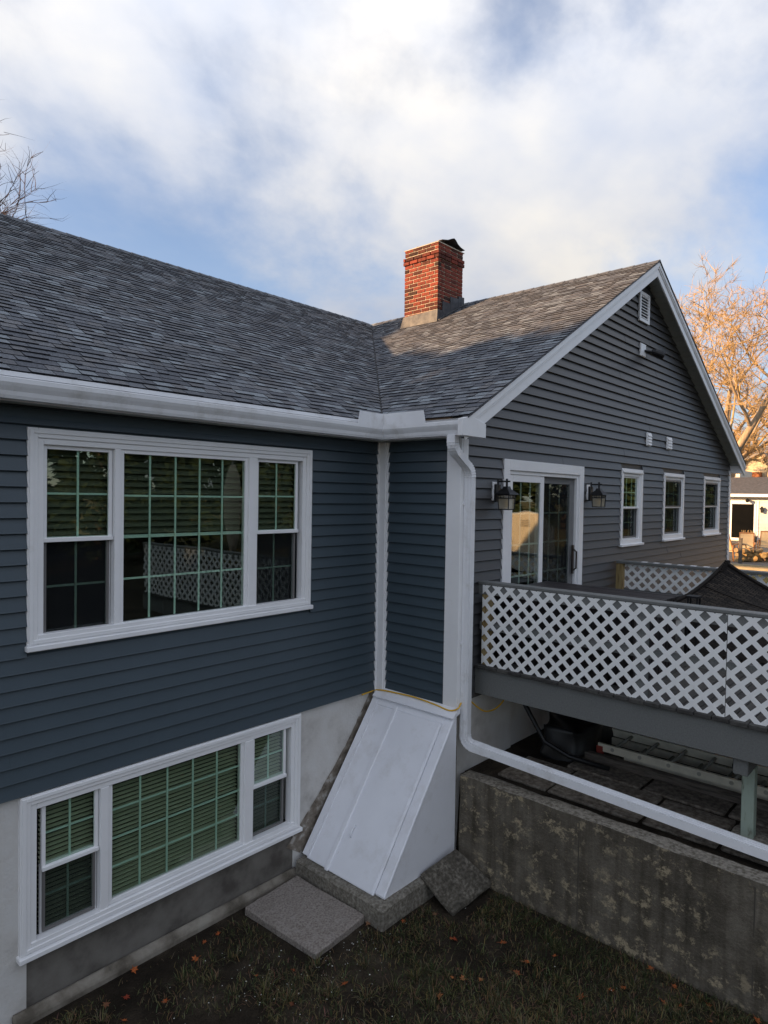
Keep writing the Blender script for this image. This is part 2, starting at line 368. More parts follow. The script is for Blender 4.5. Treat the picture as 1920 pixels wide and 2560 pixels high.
shr = lambda o: (o[0] + HI, o[1] - HI, o[2] + HI, o[3] - HI)
mA = MB(); wall_boxes(X0, -.001, ZB, 4.62, [shr(UWIN)], lambda a, b, c, d: mA.box(a, b, .001, .16, c, d))
wallA = mA.build('wall', SIDING, house)
mR = MB(); mR.box(.001, .15, GY + .151, .0, ZB, 4.62)
wallR = mR.build('wall', SIDING, house)
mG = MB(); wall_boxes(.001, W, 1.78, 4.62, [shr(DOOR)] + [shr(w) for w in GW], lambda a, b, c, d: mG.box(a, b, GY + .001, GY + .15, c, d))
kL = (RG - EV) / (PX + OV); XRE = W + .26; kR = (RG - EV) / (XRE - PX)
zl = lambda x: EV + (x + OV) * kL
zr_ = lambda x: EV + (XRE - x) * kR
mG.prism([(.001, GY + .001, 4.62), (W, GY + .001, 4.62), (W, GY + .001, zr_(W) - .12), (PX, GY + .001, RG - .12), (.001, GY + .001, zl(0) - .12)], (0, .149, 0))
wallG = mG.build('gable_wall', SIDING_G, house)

def plank(mb, b0, b1, t0, t1, z, h, face, off=0):
    """lapped vinyl course: a0..a1 at bottom and top edge; face(a,d,z) maps along-wall a, distance out d"""
    prof = [(.003, h + .006), (.030, .012), (.033, .002), (.030, 0), (.002, 0)]
    P0 = []; P1 = []
    for d, dz in prof:
        k = max(0, min(1, dz / h))
        P0.append(face(b0 + (t0 - b0) * k, d + off, z + dz)); P1.append(face(b1 + (t1 - b1) * k, d + off, z + dz))
    mb.loft([P0, P1], True, True)
def clad(wall, face, a0, a1, z0, z1, holes, joints=0, edge=None):
    z = z0; i = 0
    while z < z1 - .02:
        h = min(EXPO, z1 - z); segs = [(a0, a1)]
        if edge:
            lo, hi = edge(z + h * .5); segs = [(max(a0, lo), min(a1, hi))]
        for o in holes:
            if o[2] < z + h - .012 and o[3] > z + .02:
                ns = []
                for s0, s1 in segs:
                    if o[0] > s0: ns.append((s0, min(s1, o[0])))
                    if o[1] < s1: ns.append((max(s0, o[1]), s1))
                segs = [s for s in ns if s[1] - s[0] > .01]
        for s0, s1 in segs:
            if s1 - s0 < .03: continue
            parts = [(s0, s1)]
            if joints and s1 - s0 > 2.4:
                j = s0 + (s1 - s0) * rng.uniform(.3, .7); parts = [(s0, j + .012), (j, s1)]
            for n_, (p0, p1) in enumerate(parts):
                mb = MB(); q0, q1, t0, t1 = p0, p1, p0, p1
                if edge:
                    lo0, hi0 = edge(z); lo1, hi1 = edge(z + h)
                    if p0 <= lo + .001: q0, t0 = max(a0, lo0), max(a0, lo1)
                    if p1 >= hi - .001: q1, t1 = min(a1, hi0), min(a1, hi1)
                plank(mb, q0, q1, t0, t1, z, h, face, .0018 * n_)
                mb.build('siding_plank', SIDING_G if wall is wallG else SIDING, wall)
        z += h; i += 1
clad(wallA, lambda a, d, z: (a, -d, z), X0, -.03, ZB, 4.60, [UWIN], 1)
clad(wallR, lambda a, d, z: (-d, -a, z), .03, -GY - .02, ZB + .02, 4.60, [])
def rake_edge(z):
    zz = z + .16
    return (-1 if zz < EV + OV * kL else (zz - EV) / kL - OV, 99 if zz < EV else XRE - (zz - EV) / kR)
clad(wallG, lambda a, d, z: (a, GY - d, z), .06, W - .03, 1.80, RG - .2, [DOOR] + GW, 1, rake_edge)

# ---- foundation
fA = MB(); wall_boxes(X0, -.003, -.3, ZB, [shr(LWIN)], lambda a, b, c, d: fA.box(a, b, .012, .2, c, d) if not (c < .3 and a > -3.95 and b < -1.1) else None)
fo = fA.build('foundation', FOUND, house)
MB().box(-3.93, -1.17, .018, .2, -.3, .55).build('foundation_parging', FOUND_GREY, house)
MB().prism([(-3.95, .0, -.2), (-3.95, -.058, -.2), (-3.95, -.058, .045), (-3.95, -.012, .095), (-3.95, .0, .095)], (2.72, 0, 0)).build('footing_ledge', FOOTING, house, bevel=.01)
mf = MB(); mf.box(.012, .2, GY + .012, .0, -.3, ZB + .02); mf.box(.012, 1.15, GY + .013, GY + .2, -.3, 1.80); mf.box(1.15, W, GY + .05, GY + .2, -.3, 1.80)
mf.build('foundation', FOUND, house)
MB().box(-.02, .012, GY - .02, GY + .1, -.1, 1.66).build('foundation_corner', CONC, house, bevel=.01)

# ---- interior shell, so the panes look into a dark room
mi = MB()
mi.box(X0, W, .16, 9.4, 2.0, 2.12); mi.box(.16, W, GY + .16, .16, 2.0, 2.12)          # floor
mi.box(X0, W, 3.2, 3.3, 2.12, 4.62); mi.box(-.95, -.85, .16, 3.2, 2.12, 4.62); mi.box(3.3, 3.4, GY + .16, 3.2, 2.12, 4.62)
mi.box(X0, W, .16, 9.4, 4.62, 4.68); mi.box(.16, W, GY + .16, .16, 4.62, 4.68)
mi.box(X0, -.0, 2.4, 2.5, -.2, 2.0); mi.box(X0, .0, .2, 2.4, -.25, -.15); mi.box(-1.0, -.9, .2, 2.4, -.15, 2.0); mi.box(-4.6, -4.5, .2, 2.4, -.15, 2.0); mi.box(-4.6, -4.5, .16, 3.2, 2.12, 4.62)
mi.build('interior_shell', INSIDE, house)
mb_ = MB(); mb_.box(X0, X0 + .15, .16, 9.5, -.2, EV); mb_.box(W - .15, W, GY + .15, 9.5, -.2, EV); mb_.box(X0, W, 9.4, 9.55, -.2, EV)
mb_.prism([(X0, .1, 4.62), (X0, 9.4, 4.62), (X0, RY, RG - .1)], (.12, 0, 0))
mb_.build('rear_wall', SIDING, house)

# ---- windows
def bars(mb, x0, x1, z0, z1, w, y0, y1):    # a rectangular frame in the x-z plane
    mb.box(x0, x0 + w, y0, y1, z0, z1); mb.box(x1 - w, x1, y0, y1, z0, z1)
    mb.box(x0 + w, x1 - w, y0, y1, z1 - w, z1); mb.box(x0 + w, x1 - w, y0, y1, z0, z0 + w)
    return mb
def pane_unit(par, x0, x1, z0, z1, yg, cols, rows, glassm=PANE, mun=.016, screen=False):
    MB().box(x0, x1, yg, yg + .004, z0, z1).build('pane', glassm, par)
    for i in range(1, cols):
        x = x0 + (x1 - x0) * i / cols; MB().box(x - mun / 2, x + mun / 2, yg + .008, yg + .016, z0, z1).build('muntin', MUNTIN, par)
    for j in range(1, rows):
        z = z0 + (z1 - z0) * j / rows; MB().box(x0, x1, yg + .0185, yg + .0265, z - mun / 2, z + mun / 2).build('muntin', MUNTIN, par)
    if screen: bars(MB(), x0 - .02, x1 + .012, z0 - .012, z1 + .012, .022, yg - .030, yg - .0225).build('screen_frame', SCRF, par)
    if screen: MB().box(x0 - .012, x1 + .012, yg - .022, yg - .020, z0 - .02, z1 + .005).build('insect_screen', SCREEN, par)
def sash_frame(par, x0, x1, z0, z1, w, y0, y1): return bars(MB(), x0, x1, z0, z1, w, y0, y1).build('sash', WHITE, par, bevel=.003)
def slats(par, x0, x1, z0, z1, y, pitch, m, deep=.024, tilt=.35):
    me = meshdata(MB().hexa([(x0, -deep / 2, -.0 - deep * tilt), (x1, -deep / 2, -deep * tilt), (x1, deep / 2, deep * tilt), (x0, deep / 2, deep * tilt),
                             (x0, -deep / 2, .0016 - deep * tilt), (x1, -deep / 2, .0016 - deep * tilt), (x1, deep / 2, .0016 + deep * tilt), (x0, deep / 2, .0016 + deep * tilt)]), 'blind_slat', m)
    z = z1
    while z > z0: place('blind_slat', me, par, (0, y, z)); z -= pitch
def triple(name, o, face_y, lx, cx, rx, zt, zb, zm, shade):
    w = sub(name, house, ((o[0] + o[1]) / 2, face_y, o[2]))
    x0, x1, z0, z1 = o; Y = face_y
    # casing: flat outer band with a back band, mitred look, and a sill nosing
    bars(MB(), x0, x1, z0 + .03, z1, .075, Y - .030, Y + .05).build('casing', WHITE, w, bevel=.004)
    bars(MB(), x0 + .012, x1 - .012, z0 + .04, z1 - .012, .030, Y - .040, Y - .0305).build('casing_band', WHITE, w, bevel=.003)
    MB().box(x0 - .012, x1 + .012, Y - .062, Y + .05, z0 - .012, z0 + .030).build('sill', WHITE, w, bevel=.006)
    # window frame with two mullions
    fx0, fx1, fz0, fz1 = x0 + .075, x1 - .075, z0 + .030, z1 - .075
    fm = MB(); g1 = (lx[1] + cx[0]) / 2; g2 = (cx[1] + rx[0]) / 2
    bars(fm, fx0, fx1, fz0, fz1, .045, Y - .018, Y + .07)
    for gx, hw in ((g1, (cx[0] - lx[1]) / 2 - .035), (g2, (rx[0] - cx[1]) / 2 - .035)): fm.box(gx - hw, gx + hw, Y - .020, Y + .07, fz0 + .045, fz1 - .045)
    fm.build('window_frame', WHITE, w, bevel=.004)
    # fixed centre light
    bars(MB(), cx[0] - .035, cx[1] + .035, zb - .045, zt + .035, .035, Y - .004, Y + .05).build('sash', WHITE, w, bevel=.003)
    pane_unit(w, cx[0], cx[1], zb, zt, Y + .012, 5, 4)
    for sx in (lx, rx):
        a, b = sx
        sash_frame(w, a - .03, b + .03, zm - .012, zt + .03, .03, Y + .012, Y + .042)
        sash_frame(w, a - .03, b + .03, zb - .055, zm + .022, .03, Y + .044, Y + .072)
        MB().box(a - .03, b + .03, Y - .006, Y + .0115, zm - .016, zm + .016).build('meeting_rail', WHITE, w, bevel=.003)
        pane_unit(w, a, b, zm + .018, zt, Y + .024, 2, 2)
        pane_unit(w, a, b, zb - .025, zm - .008, Y + .056, 2, 2, screen=True)
    for a, b in (lx, cx, rx): shade(w, a - .02, b + .02)
    return w
def up_shade(w, a, b):
    slats(w, a, b, 3.64, 4.33, .10, .056, BLINDU, .042, .60)
    MB().box(a, b, .085, .115, 3.600, 3.622).build('blind_rail', MUNTIN, w)
def low_shade(w, a, b): slats(w, a, b, .55, 1.62, .10, .036, BLINDM, .030, .18)
triple('window', UWIN, 0, (-3.71, -3.235), (-3.115, -1.915), (-1.745, -1.275), 4.295, 2.918, 3.607, up_shade)
triple('window', LWIN, 0, (-3.71, -3.335), (-3.196, -1.93), (-1.756, -1.39), 1.593, .640, 1.100, low_shade)
# gable windows
for o in GW:
    x0, x1, z0, z1 = o; Y = GY; w = sub('window', house, ((x0 + x1) / 2, Y, z0))
    bars(MB(), x0, x1, z0 + .02, z1, .075, Y - .034, Y + .05).build('casing', WHITE, w, bevel=.004)
    MB().box(x0 + .03, x1 - .03, Y - .050, Y - .0345, z1 - .062, z1 - .04).build('casing_band', WHITE, w)
    MB().box(x0 - .015, x1 + .015, Y - .068, Y + .05, z0 - .012, z0 + .024).build('sill', WHITE, w, bevel=.005)
    a, b = x0 + .125, x1 - .125; zt, zb, zm = z1 - .14, z0 + .13, (z0 + z1) / 2 - .005
    bars(MB(), x0 + .07, x1 - .07, z0 + .025, z1 - .075, .04, Y - .014, Y + .06).build('window_frame', WHITE, w, bevel=.003)
    sash_frame(w, a - .02, b + .02, zm - .02, zt + .025, .025, Y + .006, Y + .034); sash_frame(w, a - .02, b + .02, zb - .04, zm + .02, .028, Y + .036, Y + .062)
    MB().box(a - .02, b + .02, Y - .008, Y + .0055, zm - .016, zm + .012).build('meeting_rail', WHITE, w)
    pane_unit(w, a, b, zm + .012, zt, Y + .016, 3, 2, screen=(o is not GW[0])); pane_unit(w, a, b, zb, zm - .02, Y + .048, 3, 2, screen=True)
# sliding door
dr = sub('sliding_door', house, (1.84, GY, 2.16)); x0, x1, z0, z1 = DOOR; Y = GY
cm = MB(); cm.box(x0, x0 + .125, Y - .036, Y + .06, z0, z1); cm.box(x1 - .125, x1, Y - .036, Y + .06, z0, z1); cm.box(x0 + .125, x1 - .125, Y - .036, Y + .06, z1 - .125, z1)
cm.build('casing', WHITE, dr, bevel=.004)
fm = MB(); fx0, fx1 = x0 + .125, x1 - .125; bars(fm, fx0, fx1, z0, z1 - .125, .045, Y - .012, Y + .10); fm.build('door_frame', WHITE, dr, bevel=.003)
xm = 1.78
sl_ = sub('door_panel', dr, (1.3, Y, z0)); bars(MB(), fx0 + .04, xm + .03, z0 + .045, z1 - .17, .085, Y + .0, Y + .036).build('stile', WHITE, sl_, bevel=.003)
sr_ = sub('door_panel', dr, (2.3, Y, z0)); bars(MB(), xm - .045, fx1 - .04, z0 + .045, z1 - .17, .085, Y + .045, Y + .081).build('stile', WHITE, sr_, bevel=.003)
def door_glass(par, a, b, yg):
    zb, zt = z0 + .13, z1 - .255
    MB().box(a, b, yg, yg + .005, zb, zt).build('pane', DOORPANE, par)
    for i in (1, 2): x = a + (b - a) * i / 3; MB().box(x - .011, x + .011, yg + .008, yg + .016, zb, zt).build('muntin', MUNTIN, par)
    for j in range(1, 5): z = zb + (zt - zb) * j / 5; MB().box(a, b, yg + .0185, yg + .0265, z - .011, z + .011).build('muntin', MUNTIN, par)
door_glass(sl_, fx0 + .125, xm - .055, Y + .014); door_glass(sr_, xm + .04, fx1 - .125, Y + .058)
MB().box(xm - .02, fx1 - .05, Y + .020, Y + .022, z0 + .05, z1 - .175).build('insect_screen', SCREEN, dr)
mh = MB(); mh.tube([(fx1 - .085, Y - .005, 3.02), (fx1 - .085, Y - .045, 3.05), (fx1 - .085, Y - .045, 3.27), (fx1 - .085, Y - .005, 3.30)], .011, 8); mh.box(fx1 - .105, fx1 - .065, Y + .0, Y + .018, 2.97, 3.36)
mh.build('handle', mat('bronze_handle', (.05, .04, .035), .4, .6), dr)

# ---- corner boards
cb = MB(); cb.box(-.055, -.0, -.038, -.003, ZB - .02, 4.60); cb.box(-.078, -.0555, -.040, -.001, ZB - .02, 4.60); cb.box(-.040, -.001, -.150, -.1285, ZB - .02, 4.60); cb.box(-.055, -.018, -.128, -.035, ZB - .02, 4.60); cb.build('corner_board', WHITE, house, bevel=.004)
cb = MB(); cb.box(-.034, -.001, GY - .034, -.985, ZB - .0, 4.60); cb.box(-.001, .098, GY - .034, GY - .001, ZB - .0, 4.60); cb.build('corner_board', WHITE, house, bevel=.004)
cb = MB(); cb.box(W - .09, W + .034, GY - .034, GY - .001, 1.0, 4.66); cb.box(W + .001, W + .034, GY - .001, GY + .1, 1.0, 4.66); cb.build('corner_board', WHITE, house, bevel=.004)
# dark frieze course under the eave
bx(X0, -.06, -.022, -.002, 4.50, 4.615).build('frieze_board', SIDING, house)

# ---- roof
roof = sub('roof', house, (0, 0, EV))
P0 = Vector((-OV, -OV, EV)); P1 = Vector((PX, RY, RG))
def main_pt(x, s, lift=0):    # s = 0 eave .. 1 ridge on the front slope of the main roof
    n = Vector((0, -(RG - EV), RY + OV)).normalized()
    return Vector((x, -OV + (RY + OV) * s, EV + (RG - EV) * s)) + n * lift
def wing_pt(y, s, lift=0):
    n = Vector((-(RG - EV), 0, PX + OV)).normalized()
    return Vector((-OV + (PX + OV) * s, y, EV + (RG - EV) * s)) + n * lift
def wing_pr(y, s, lift=0):
    n = Vector((RG - EV, 0, XRE - PX)).normalized()
    return Vector((XRE - (XRE - PX) * s, y, EV + (RG - EV) * s)) + n * lift
vx = lambda s: -OV + (PX + OV) * s      # valley x at height share s
vy = lambda s: -OV + (RY + OV) * s
dm = MB()
dm.add([main_pt(X0 - .25, 0, -.004), main_pt(-OV, 0, -.004), main_pt(PX, 1, -.004), main_pt(X0 - .25, 1, -.004)], [(0, 1, 2, 3)])
dm.add([wing_pt(RK - .02, 0, -.004), wing_pt(RK - .02, 1, -.004), wing_pt(RY, 1, -.004), wing_pt(-OV, 0, -.004)], [(0, 1, 2, 3)])
dm.add([wing_pr(RK - .02, 0), wing_pr(RK - .02, 1), wing_pr(9.8, 1), wing_pr(9.8, 0)], [(0, 1, 2, 3)])
dm.add([(X0 - .25, RY, RG), (PX + .4, RY, RG), (PX + .4, 9.8, EV), (X0 - .25, 9.8, EV)], [(0, 1, 2, 3)])
dm.build('roof_deck', mat('roof_felt', (.03, .03, .032), .9), roof)
def shingle_material():
    m = bpy.data.materials.new('asphalt_shingle'); m.use_nodes = True; nt = m.node_tree; b = nt.nodes['Principled BSDF']; n = nt.nodes.new; L = nt.links.new
    b.inputs['Roughness'].default_value = .88; b.inputs['Specular IOR Level'].default_value = .25
    a = n('ShaderNodeAttribute'); a.attribute_name = 'tone'
    geo = n('ShaderNodeNewGeometry'); no = n('ShaderNodeTexNoise'); no.inputs['Scale'].default_value = 95; no.inputs['Detail'].default_value = 4; L(geo.outputs['Position'], no.inputs['Vector'])
    n1 = n('ShaderNodeTexNoise'); n1.inputs['Scale'].default_value = .9; n1.inputs['Detail'].default_value = 4; L(geo.outputs['Position'], n1.inputs['Vector'])
    mr = n('ShaderNodeMapRange'); mr.inputs['From Min'].default_value = .3; mr.inputs['From Max'].default_value = .7; mr.inputs['To Min'].default_value = .55; mr.inputs['To Max'].default_value = 1.5; L(no.outputs['Fac'], mr.inputs['Value'])
    mr1 = n('ShaderNodeMapRange'); mr1.inputs['From Min'].default_value = .3; mr1.inputs['From Max'].default_value = .7; mr1.inputs['To Min'].default_value = .88; mr1.inputs['To Max'].default_value = 1.12; L(n1.outputs['Fac'], mr1.inputs['Value'])
    mm = n('ShaderNodeMath'); mm.operation = 'MULTIPLY'; L(mr.outputs[0], mm.inputs[0]); L(mr1.outputs[0], mm.inputs[1])
    mx = n('ShaderNodeVectorMath'); mx.operation = 'SCALE'; L(a.outputs['Color'], mx.inputs[0]); L(mm.outputs[0], mx.inputs['Scale']); L(mx.outputs[0], b.inputs['Base Color'])
    bp = n('ShaderNodeBump'); bp.inputs['Distance'].default_value = .004; L(no.outputs['Fac'], bp.inputs['Height']); L(bp.outputs[0], b.inputs['Normal'])
    return m
SHING = shingle_material()
TONES = [(.078, .084, .098), (.100, .108, .124), (.122, .130, .147), (.138, .142, .152), (.160, .174, .192), (.205, .228, .248), (.232, .258, .280), (.108, .109, .116), (.142, .142, .148)]
TW = [3.4, 4, 3.6, 2.4, 2.6, 2.8, 1.8, 3, 2.2]
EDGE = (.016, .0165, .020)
_m = (.128, .137, .152); TONES = [tuple(a * .78 + b * .22 for a, b in zip(t_, _m)) for t_ in TONES]
def shingle_quads():
    out = []
    def course(fn, length_lo, length_hi, s0, s1, rr_, valley_right, edge_lo=None):
        # valley_right: main roof (right end follows the valley); else wing (left = valley end)
        a = length_lo(s0) if callable(length_lo) else length_lo
        first = True
        while True:
            w = rr_.choice((.10, .115, .13, .15, .17, .20)); b = a + w
            hi0, hi1 = length_hi(s0), length_hi(s1); lo0, lo1 = length_lo(s0), length_lo(s1)
            end = b >= min(hi0, hi1)
            a0, a1 = (lo0, lo1) if first else (a, a)
            b0, b1 = (hi0, hi1) if end else (b, b)
            if b0 > a0:
                raised = .017 if rr_.random() < .5 else .0105
                out.append((fn, a0, b0, a1, b1, s0, s1, raised, rr_.choices(TONES, TW)[0]))
            first = False; a = b
            if end: break
    r2 = random.Random(11); NM = 56
    for i in range(NM):
        s0, s1 = i / NM, (i + 1) / NM
        off = r2.uniform(0, .3)
        course(main_pt, lambda s, off=off: X0 - .25 - off, lambda s: vx(s) - .012, s0, s1, r2, True)
        course(wing_pt, lambda s: RK - .03, lambda s: vy(s) - .012, s0, s1, r2, False)
    return out
def shingle_geo(q):
    fn, a0, b0, a1, b1, s0, s1, t, tone = q; g = .0025
    e = (s1 - s0) * .12
    lo = [fn(a0 + g, s0 - .0, .001), fn(b0 - g, s0, .001)]; up = [fn(a0 + g, s0, t), fn(b0 - g, s0, t)]
    tp = [fn(a1 + g, s1 + e, .004), fn(b1 - g, s1 + e, .004)]
    vs = [lo[0], lo[1], up[1], up[0], tp[1], tp[0]]
    dark = tuple(x * .35 for x in tone)
    fs = [(0, 1, 2, 3), (3, 2, 4, 5), (0, 3, 5), (1, 4, 2)]
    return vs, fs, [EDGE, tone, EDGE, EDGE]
qs = shingle_quads()
def qsize(q):
    c = q[0]((q[1] + q[2]) / 2, q[5]); v = c - CAM; d = v.dot(FW)
    if d < .5: return 0
    px = 960 + FPX * v.dot(RR) / d; py = 1280 - FPX * v.dot(UU) / d
    if px < -20 or px > 1940 or py > 1110: return 0
    return (q[2] - q[1]) / d / d
order = sorted(range(len(qs)), key=lambda i: -qsize(qs[i])); single = set(order[:290])
field = MB()
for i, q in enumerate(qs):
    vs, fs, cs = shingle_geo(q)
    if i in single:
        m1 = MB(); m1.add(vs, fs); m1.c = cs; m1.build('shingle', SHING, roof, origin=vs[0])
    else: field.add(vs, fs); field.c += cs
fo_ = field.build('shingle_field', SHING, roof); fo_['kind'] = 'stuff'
# starter strip / drip edge, ridge caps
de = MB(); de.prism([(X0 - .25, -OV - .008, EV - .035), (X0 - .25, -OV - .004, EV - .002), (X0 - .25, -OV + .05, EV + .02), (X0 - .25, -OV + .05, EV - .03)], (-OV - (X0 - .25), 0, 0)); de.build('drip_edge', WHITE_METAL, roof)
def ridge_cap(p, along, side1, side2, L_, tone):
    m = MB(); a = Vector(along) * L_
    p = Vector(p); u = Vector((0, 0, .014)); d1 = Vector(side1) * .13; d2 = Vector(side2) * .13; t = Vector((0, 0, .012))
    A = [p + d1 + u, p + u * 1.6, p + d2 + u]; B = [q + a - t * .7 for q in A]
    lo = [q - t * 1.2 for q in A]; lob = [q - t for q in B]
    m.add(A + B + lo + lob, [(0, 1, 4, 3), (1, 2, 5, 4), (6, 7, 1, 0), (7, 8, 2, 1), (6, 0, 3, 9), (2, 8, 11, 5), (9, 3, 4, 10), (10, 4, 5, 11)])
    m.c = [tone] * 8; return m
s1v = Vector((0, -(RY + OV), -(RG - EV))).normalized(); s2v = Vector((0, 1, -.58)).normalized()
x = X0 - .25
while x < PX - .1:
    ridge_cap((x, RY, RG), (1, 0, 0), s1v, s2v, .24, rng.choices(TONES[:3], [2, 3, 2])[0]).build('ridge_cap', SHING, roof, origin=(x, RY, RG)); x += .2
s1w = Vector((-(PX + OV), 0, -(RG - EV))).normalized(); s2w = Vector((XRE - PX, 0, -(RG - EV))).normalized()
y = RK - .03
while y < RY - .1:
    ridge_cap((PX, y, RG), (0, 1, 0), s1w, s2w, .24, rng.choices(TONES, TW)[0]).build('ridge_cap', SHING, roof, origin=(PX, y, RG)); y += .2
# valley line: a narrow strip of woven shingle along the trough
vm = MB(); vd = (P1 - P0); vn = Vector((vd.y, -vd.x, 0)).normalized()
vm.add([P0 + vn * .03 + Vector((0, 0, .012)), P0 + Vector((0, 0, .001)), P0 - vn * .03 + Vector((0, 0, .012)), P1 + vn * .03 + Vector((0, 0, .012)), P1 + Vector((0, 0, .001)), P1 - vn * .03 + Vector((0, 0, .012))], [(0, 1, 4, 3), (1, 2, 5, 4)])
vm.build('valley_strip', mat('valley_dark', (.025, .026, .03), .8), roof)

# ---- eave: fascia, soffit, gutter
FA = .20
bx(X0 - .2, -FA - .002, -FA, -FA + .02, 4.60, EV - .01).build('fascia', WHITE, house)
bx(-FA, -FA + .02, RK + .03, -FA, 4.60, EV - .01).build('fascia', WHITE, house)
bx(X0 - .2, -.001, -FA + .0205, -.002, 4.602, 4.616).build('soffit', SOFFIT, house)
bx(-FA + .0205, -.0, GY, -.21, 4.602, 4.616).build('soffit', SOFFIT, house)
GP = [(0, .145), (0, 0), (.078, 0), (.088, .022), (.094, .05), (.112, .082), (.122, .105), (.122, .137), (.110, .142), (.110, .134), (.117, .131), (.117, .106), (.107, .084), (.089, .052), (.083, .024), (.075, .005), (.004, .005), (.004, .145)]
GZ = 4.607
gm = MB(); gm.loft([[(X0 - .3, -FA - d, GZ + z) for d, z in GP], [(-FA - d, -FA - d, GZ + z) for d, z in GP]], True, False); gm.build('gutter', WHITE_METAL, house)
gm = MB(); gm.loft([[(-FA - d, -FA - d - .0015, GZ + z) for d, z in GP], [(-FA - d, -1.338, GZ + z) for d, z in GP]], True, False)
gm.prism([(-FA - d, -1.338, GZ + z) for d, z in ((0, .144), (0, 0), (.080, 0), (.097, .05), (.122, .1), (.122, .142))], (0, -.006, 0)); gm.build('gutter', WHITE_METAL, house)
for px in (-6.8, -4.35): gm = MB(); gm.loft([[(px, -FA - d * 1.02 - .002, GZ - .002 + z) for d, z in GP[:9]], [(px + .10, -FA - d * 1.02 - .002, GZ - .002 + z) for d, z in GP[:9]]], False, False); gm.build('gutter_joint', WHITE_METAL, house)
# mitre strip and splash guard in the inner corner
gm = MB(); 
gm.loft([[(-FA - d - .10, -FA - d - .0025, GZ - .001 + z) for d, z in GP[1:9]], [(-FA - d - .0025, -FA - d - .0025, GZ - .001 + z) for d, z in GP[1:9]], [(-FA - d - .0025, -FA - d - .10, GZ - .001 + z) for d, z in GP[1:9]]], False, False); gm.build('gutter_joint', WHITE_METAL, house)
G0 = FA + .119; sg = MB(); z0_, z1_ = GZ + .125, GZ + .275
sg.hexa([(-G0 - .40, -G0 - .004, z0_), (-G0, -G0 - .004, z0_), (-G0, -G0, z0_), (-G0 - .40, -G0, z0_), (-G0 - .37, -G0 - .004, z1_), (-G0, -G0 - .004, z1_), (-G0, -G0, z1_), (-G0 - .37, -G0, z1_)])
sg.hexa([(-G0 - .004, -G0 - .60, z0_), (-G0, -G0 - .60, z0_), (-G0, -G0 - .004, z0_), (-G0 - .004, -G0 - .004, z0_), (-G0 - .004, -G0 - .565, z1_), (-G0, -G0 - .565, z1_), (-G0, -G0 - .004, z1_), (-G0 - .004, -G0 - .004, z1_)])
sg.build('splash_guard', WHITE_METAL, house)

# ---- rake boards, soffit panels and returns
def rake(side):
    if side < 0: a, b = Vector((-OV - .02, 0, EV - .012)), Vector((PX, 0, RG - .0))
    else: a, b = Vector((XRE + .02, 0, EV - .012)), Vector((PX, 0, RG - .0))
    def strip(name, y0, y1, up, lo, m):
        d = (b - a); q = MB(); pts = [a + Vector((0, 0, -lo)), b + Vector((0, 0, -lo)), b + Vector((0, 0, -up)), a + Vector((0, 0, -up))]
        q.prism([(p.x, y0, p.z) for p in pts], (0, y1 - y0, 0)); return q.build(name, m, house, bevel=.003)
    strip('rake_board', RK, RK + .022, .030, .235, WHITE); strip('rake_trim', RK - .022, RK - .0005, .014, .085, WHITE); strip('rake_trim', RK - .012, RK - .0005, .0855, .115, WHITE)
    strip('roof_edge', RK - .035, RK + .05, -.004, .013, LEADD)
    n = 44; so_ = sub('soffit', house, (PX, GY, 6))
    for i in range(n):
        p, q_ = a + (b - a) * (i / n), a + (b - a) * ((i + 1) / n - .0022)
        m = MB(); zo = .16
        m.prism([(p.x, RK + .023, p.z - zo), (q_.x, RK + .023, q_.z - zo), (q_.x, RK + .023, q_.z - zo + .012), (p.x, RK + .023, p.z - zo + .012)], (0, GY - .006 - RK - .023, 0))
        m.build('soffit_panel', SOFFIT, so_)
rake(-1); rake(1)
rt = MB(); rt.box(-.345, .03, RK + .0235, RK + .040, 4.595, 4.765); rt.prism([(-.345, RK + .0230, 4.595), (.07, RK + .0230, 4.595), (.07, RK + .0230, 4.74), (-.20, RK + .0230, 4.80), (-.345, RK + .0230, 4.765)], (0, -.046, 0)); rt.build('rake_return', WHITE, house, bevel=.003)
rt = MB(); rt.box(W + .036, XRE + .05, RK + .0235, GY + .3, 4.60, 4.79); rt.box(XRE + .0505, XRE + .16, RK + .02, GY + 1.0, 4.63, 4.79); rt.build('rake_return', WHITE, house, bevel=.004)

# ---- gable louvre and small vents
gv_ = sub('gable_vent', house, (4.86, GY, 6.8)); bars(MB(), 4.66, 5.075, 6.80, 7.27, .055, GY - .05, GY - .017).build('vent_frame', WHITE, gv_, bevel=.004)
MB().box(4.70, 5.03, GY - .018, GY - .016, 6.84, 7.23).build('vent_backing', BLACKM, gv_)
for i in range(8):
    z = 6.865 + i * .046; MB().hexa([(4.71, GY - .045, z), (5.02, GY - .045, z), (5.02, GY - .02, z + .026), (4.71, GY - .02, z + .026), (4.71, GY - .045, z + .008), (5.02, GY - .045, z + .008), (5.02, GY - .02, z + .034), (4.71, GY - .02, z + .034)]).build('louvre_slat', WHITE, gv_)
for (x0, x1) in ((5.11, 5.31), (6.04, 6.28)):
    vv = sub('exhaust_vent', house, (x0, GY, 4.9)); MB().box(x0, x1, GY - .045, GY - .015, 4.865, 5.085).build('vent_body', WHITE, vv, bevel=.012)
    for i in range(4): MB().hexa([(x0 + .02, GY - .062, 4.885 + i * .047), (x1 - .02, GY - .062, 4.885 + i * .047), (x1 - .02, GY - .0455, 4.90 + i * .047), (x0 + .02, GY - .0455, 4.90 + i * .047), (x0 + .02, GY - .058, 4.892 + i * .047), (x1 - .02, GY - .058, 4.892 + i * .047), (x1 - .02, GY - .0455, 4.925 + i * .047), (x0 + .02, GY - .0455, 4.925 + i * .047)]).build('vent_flap', WHITE, vv)

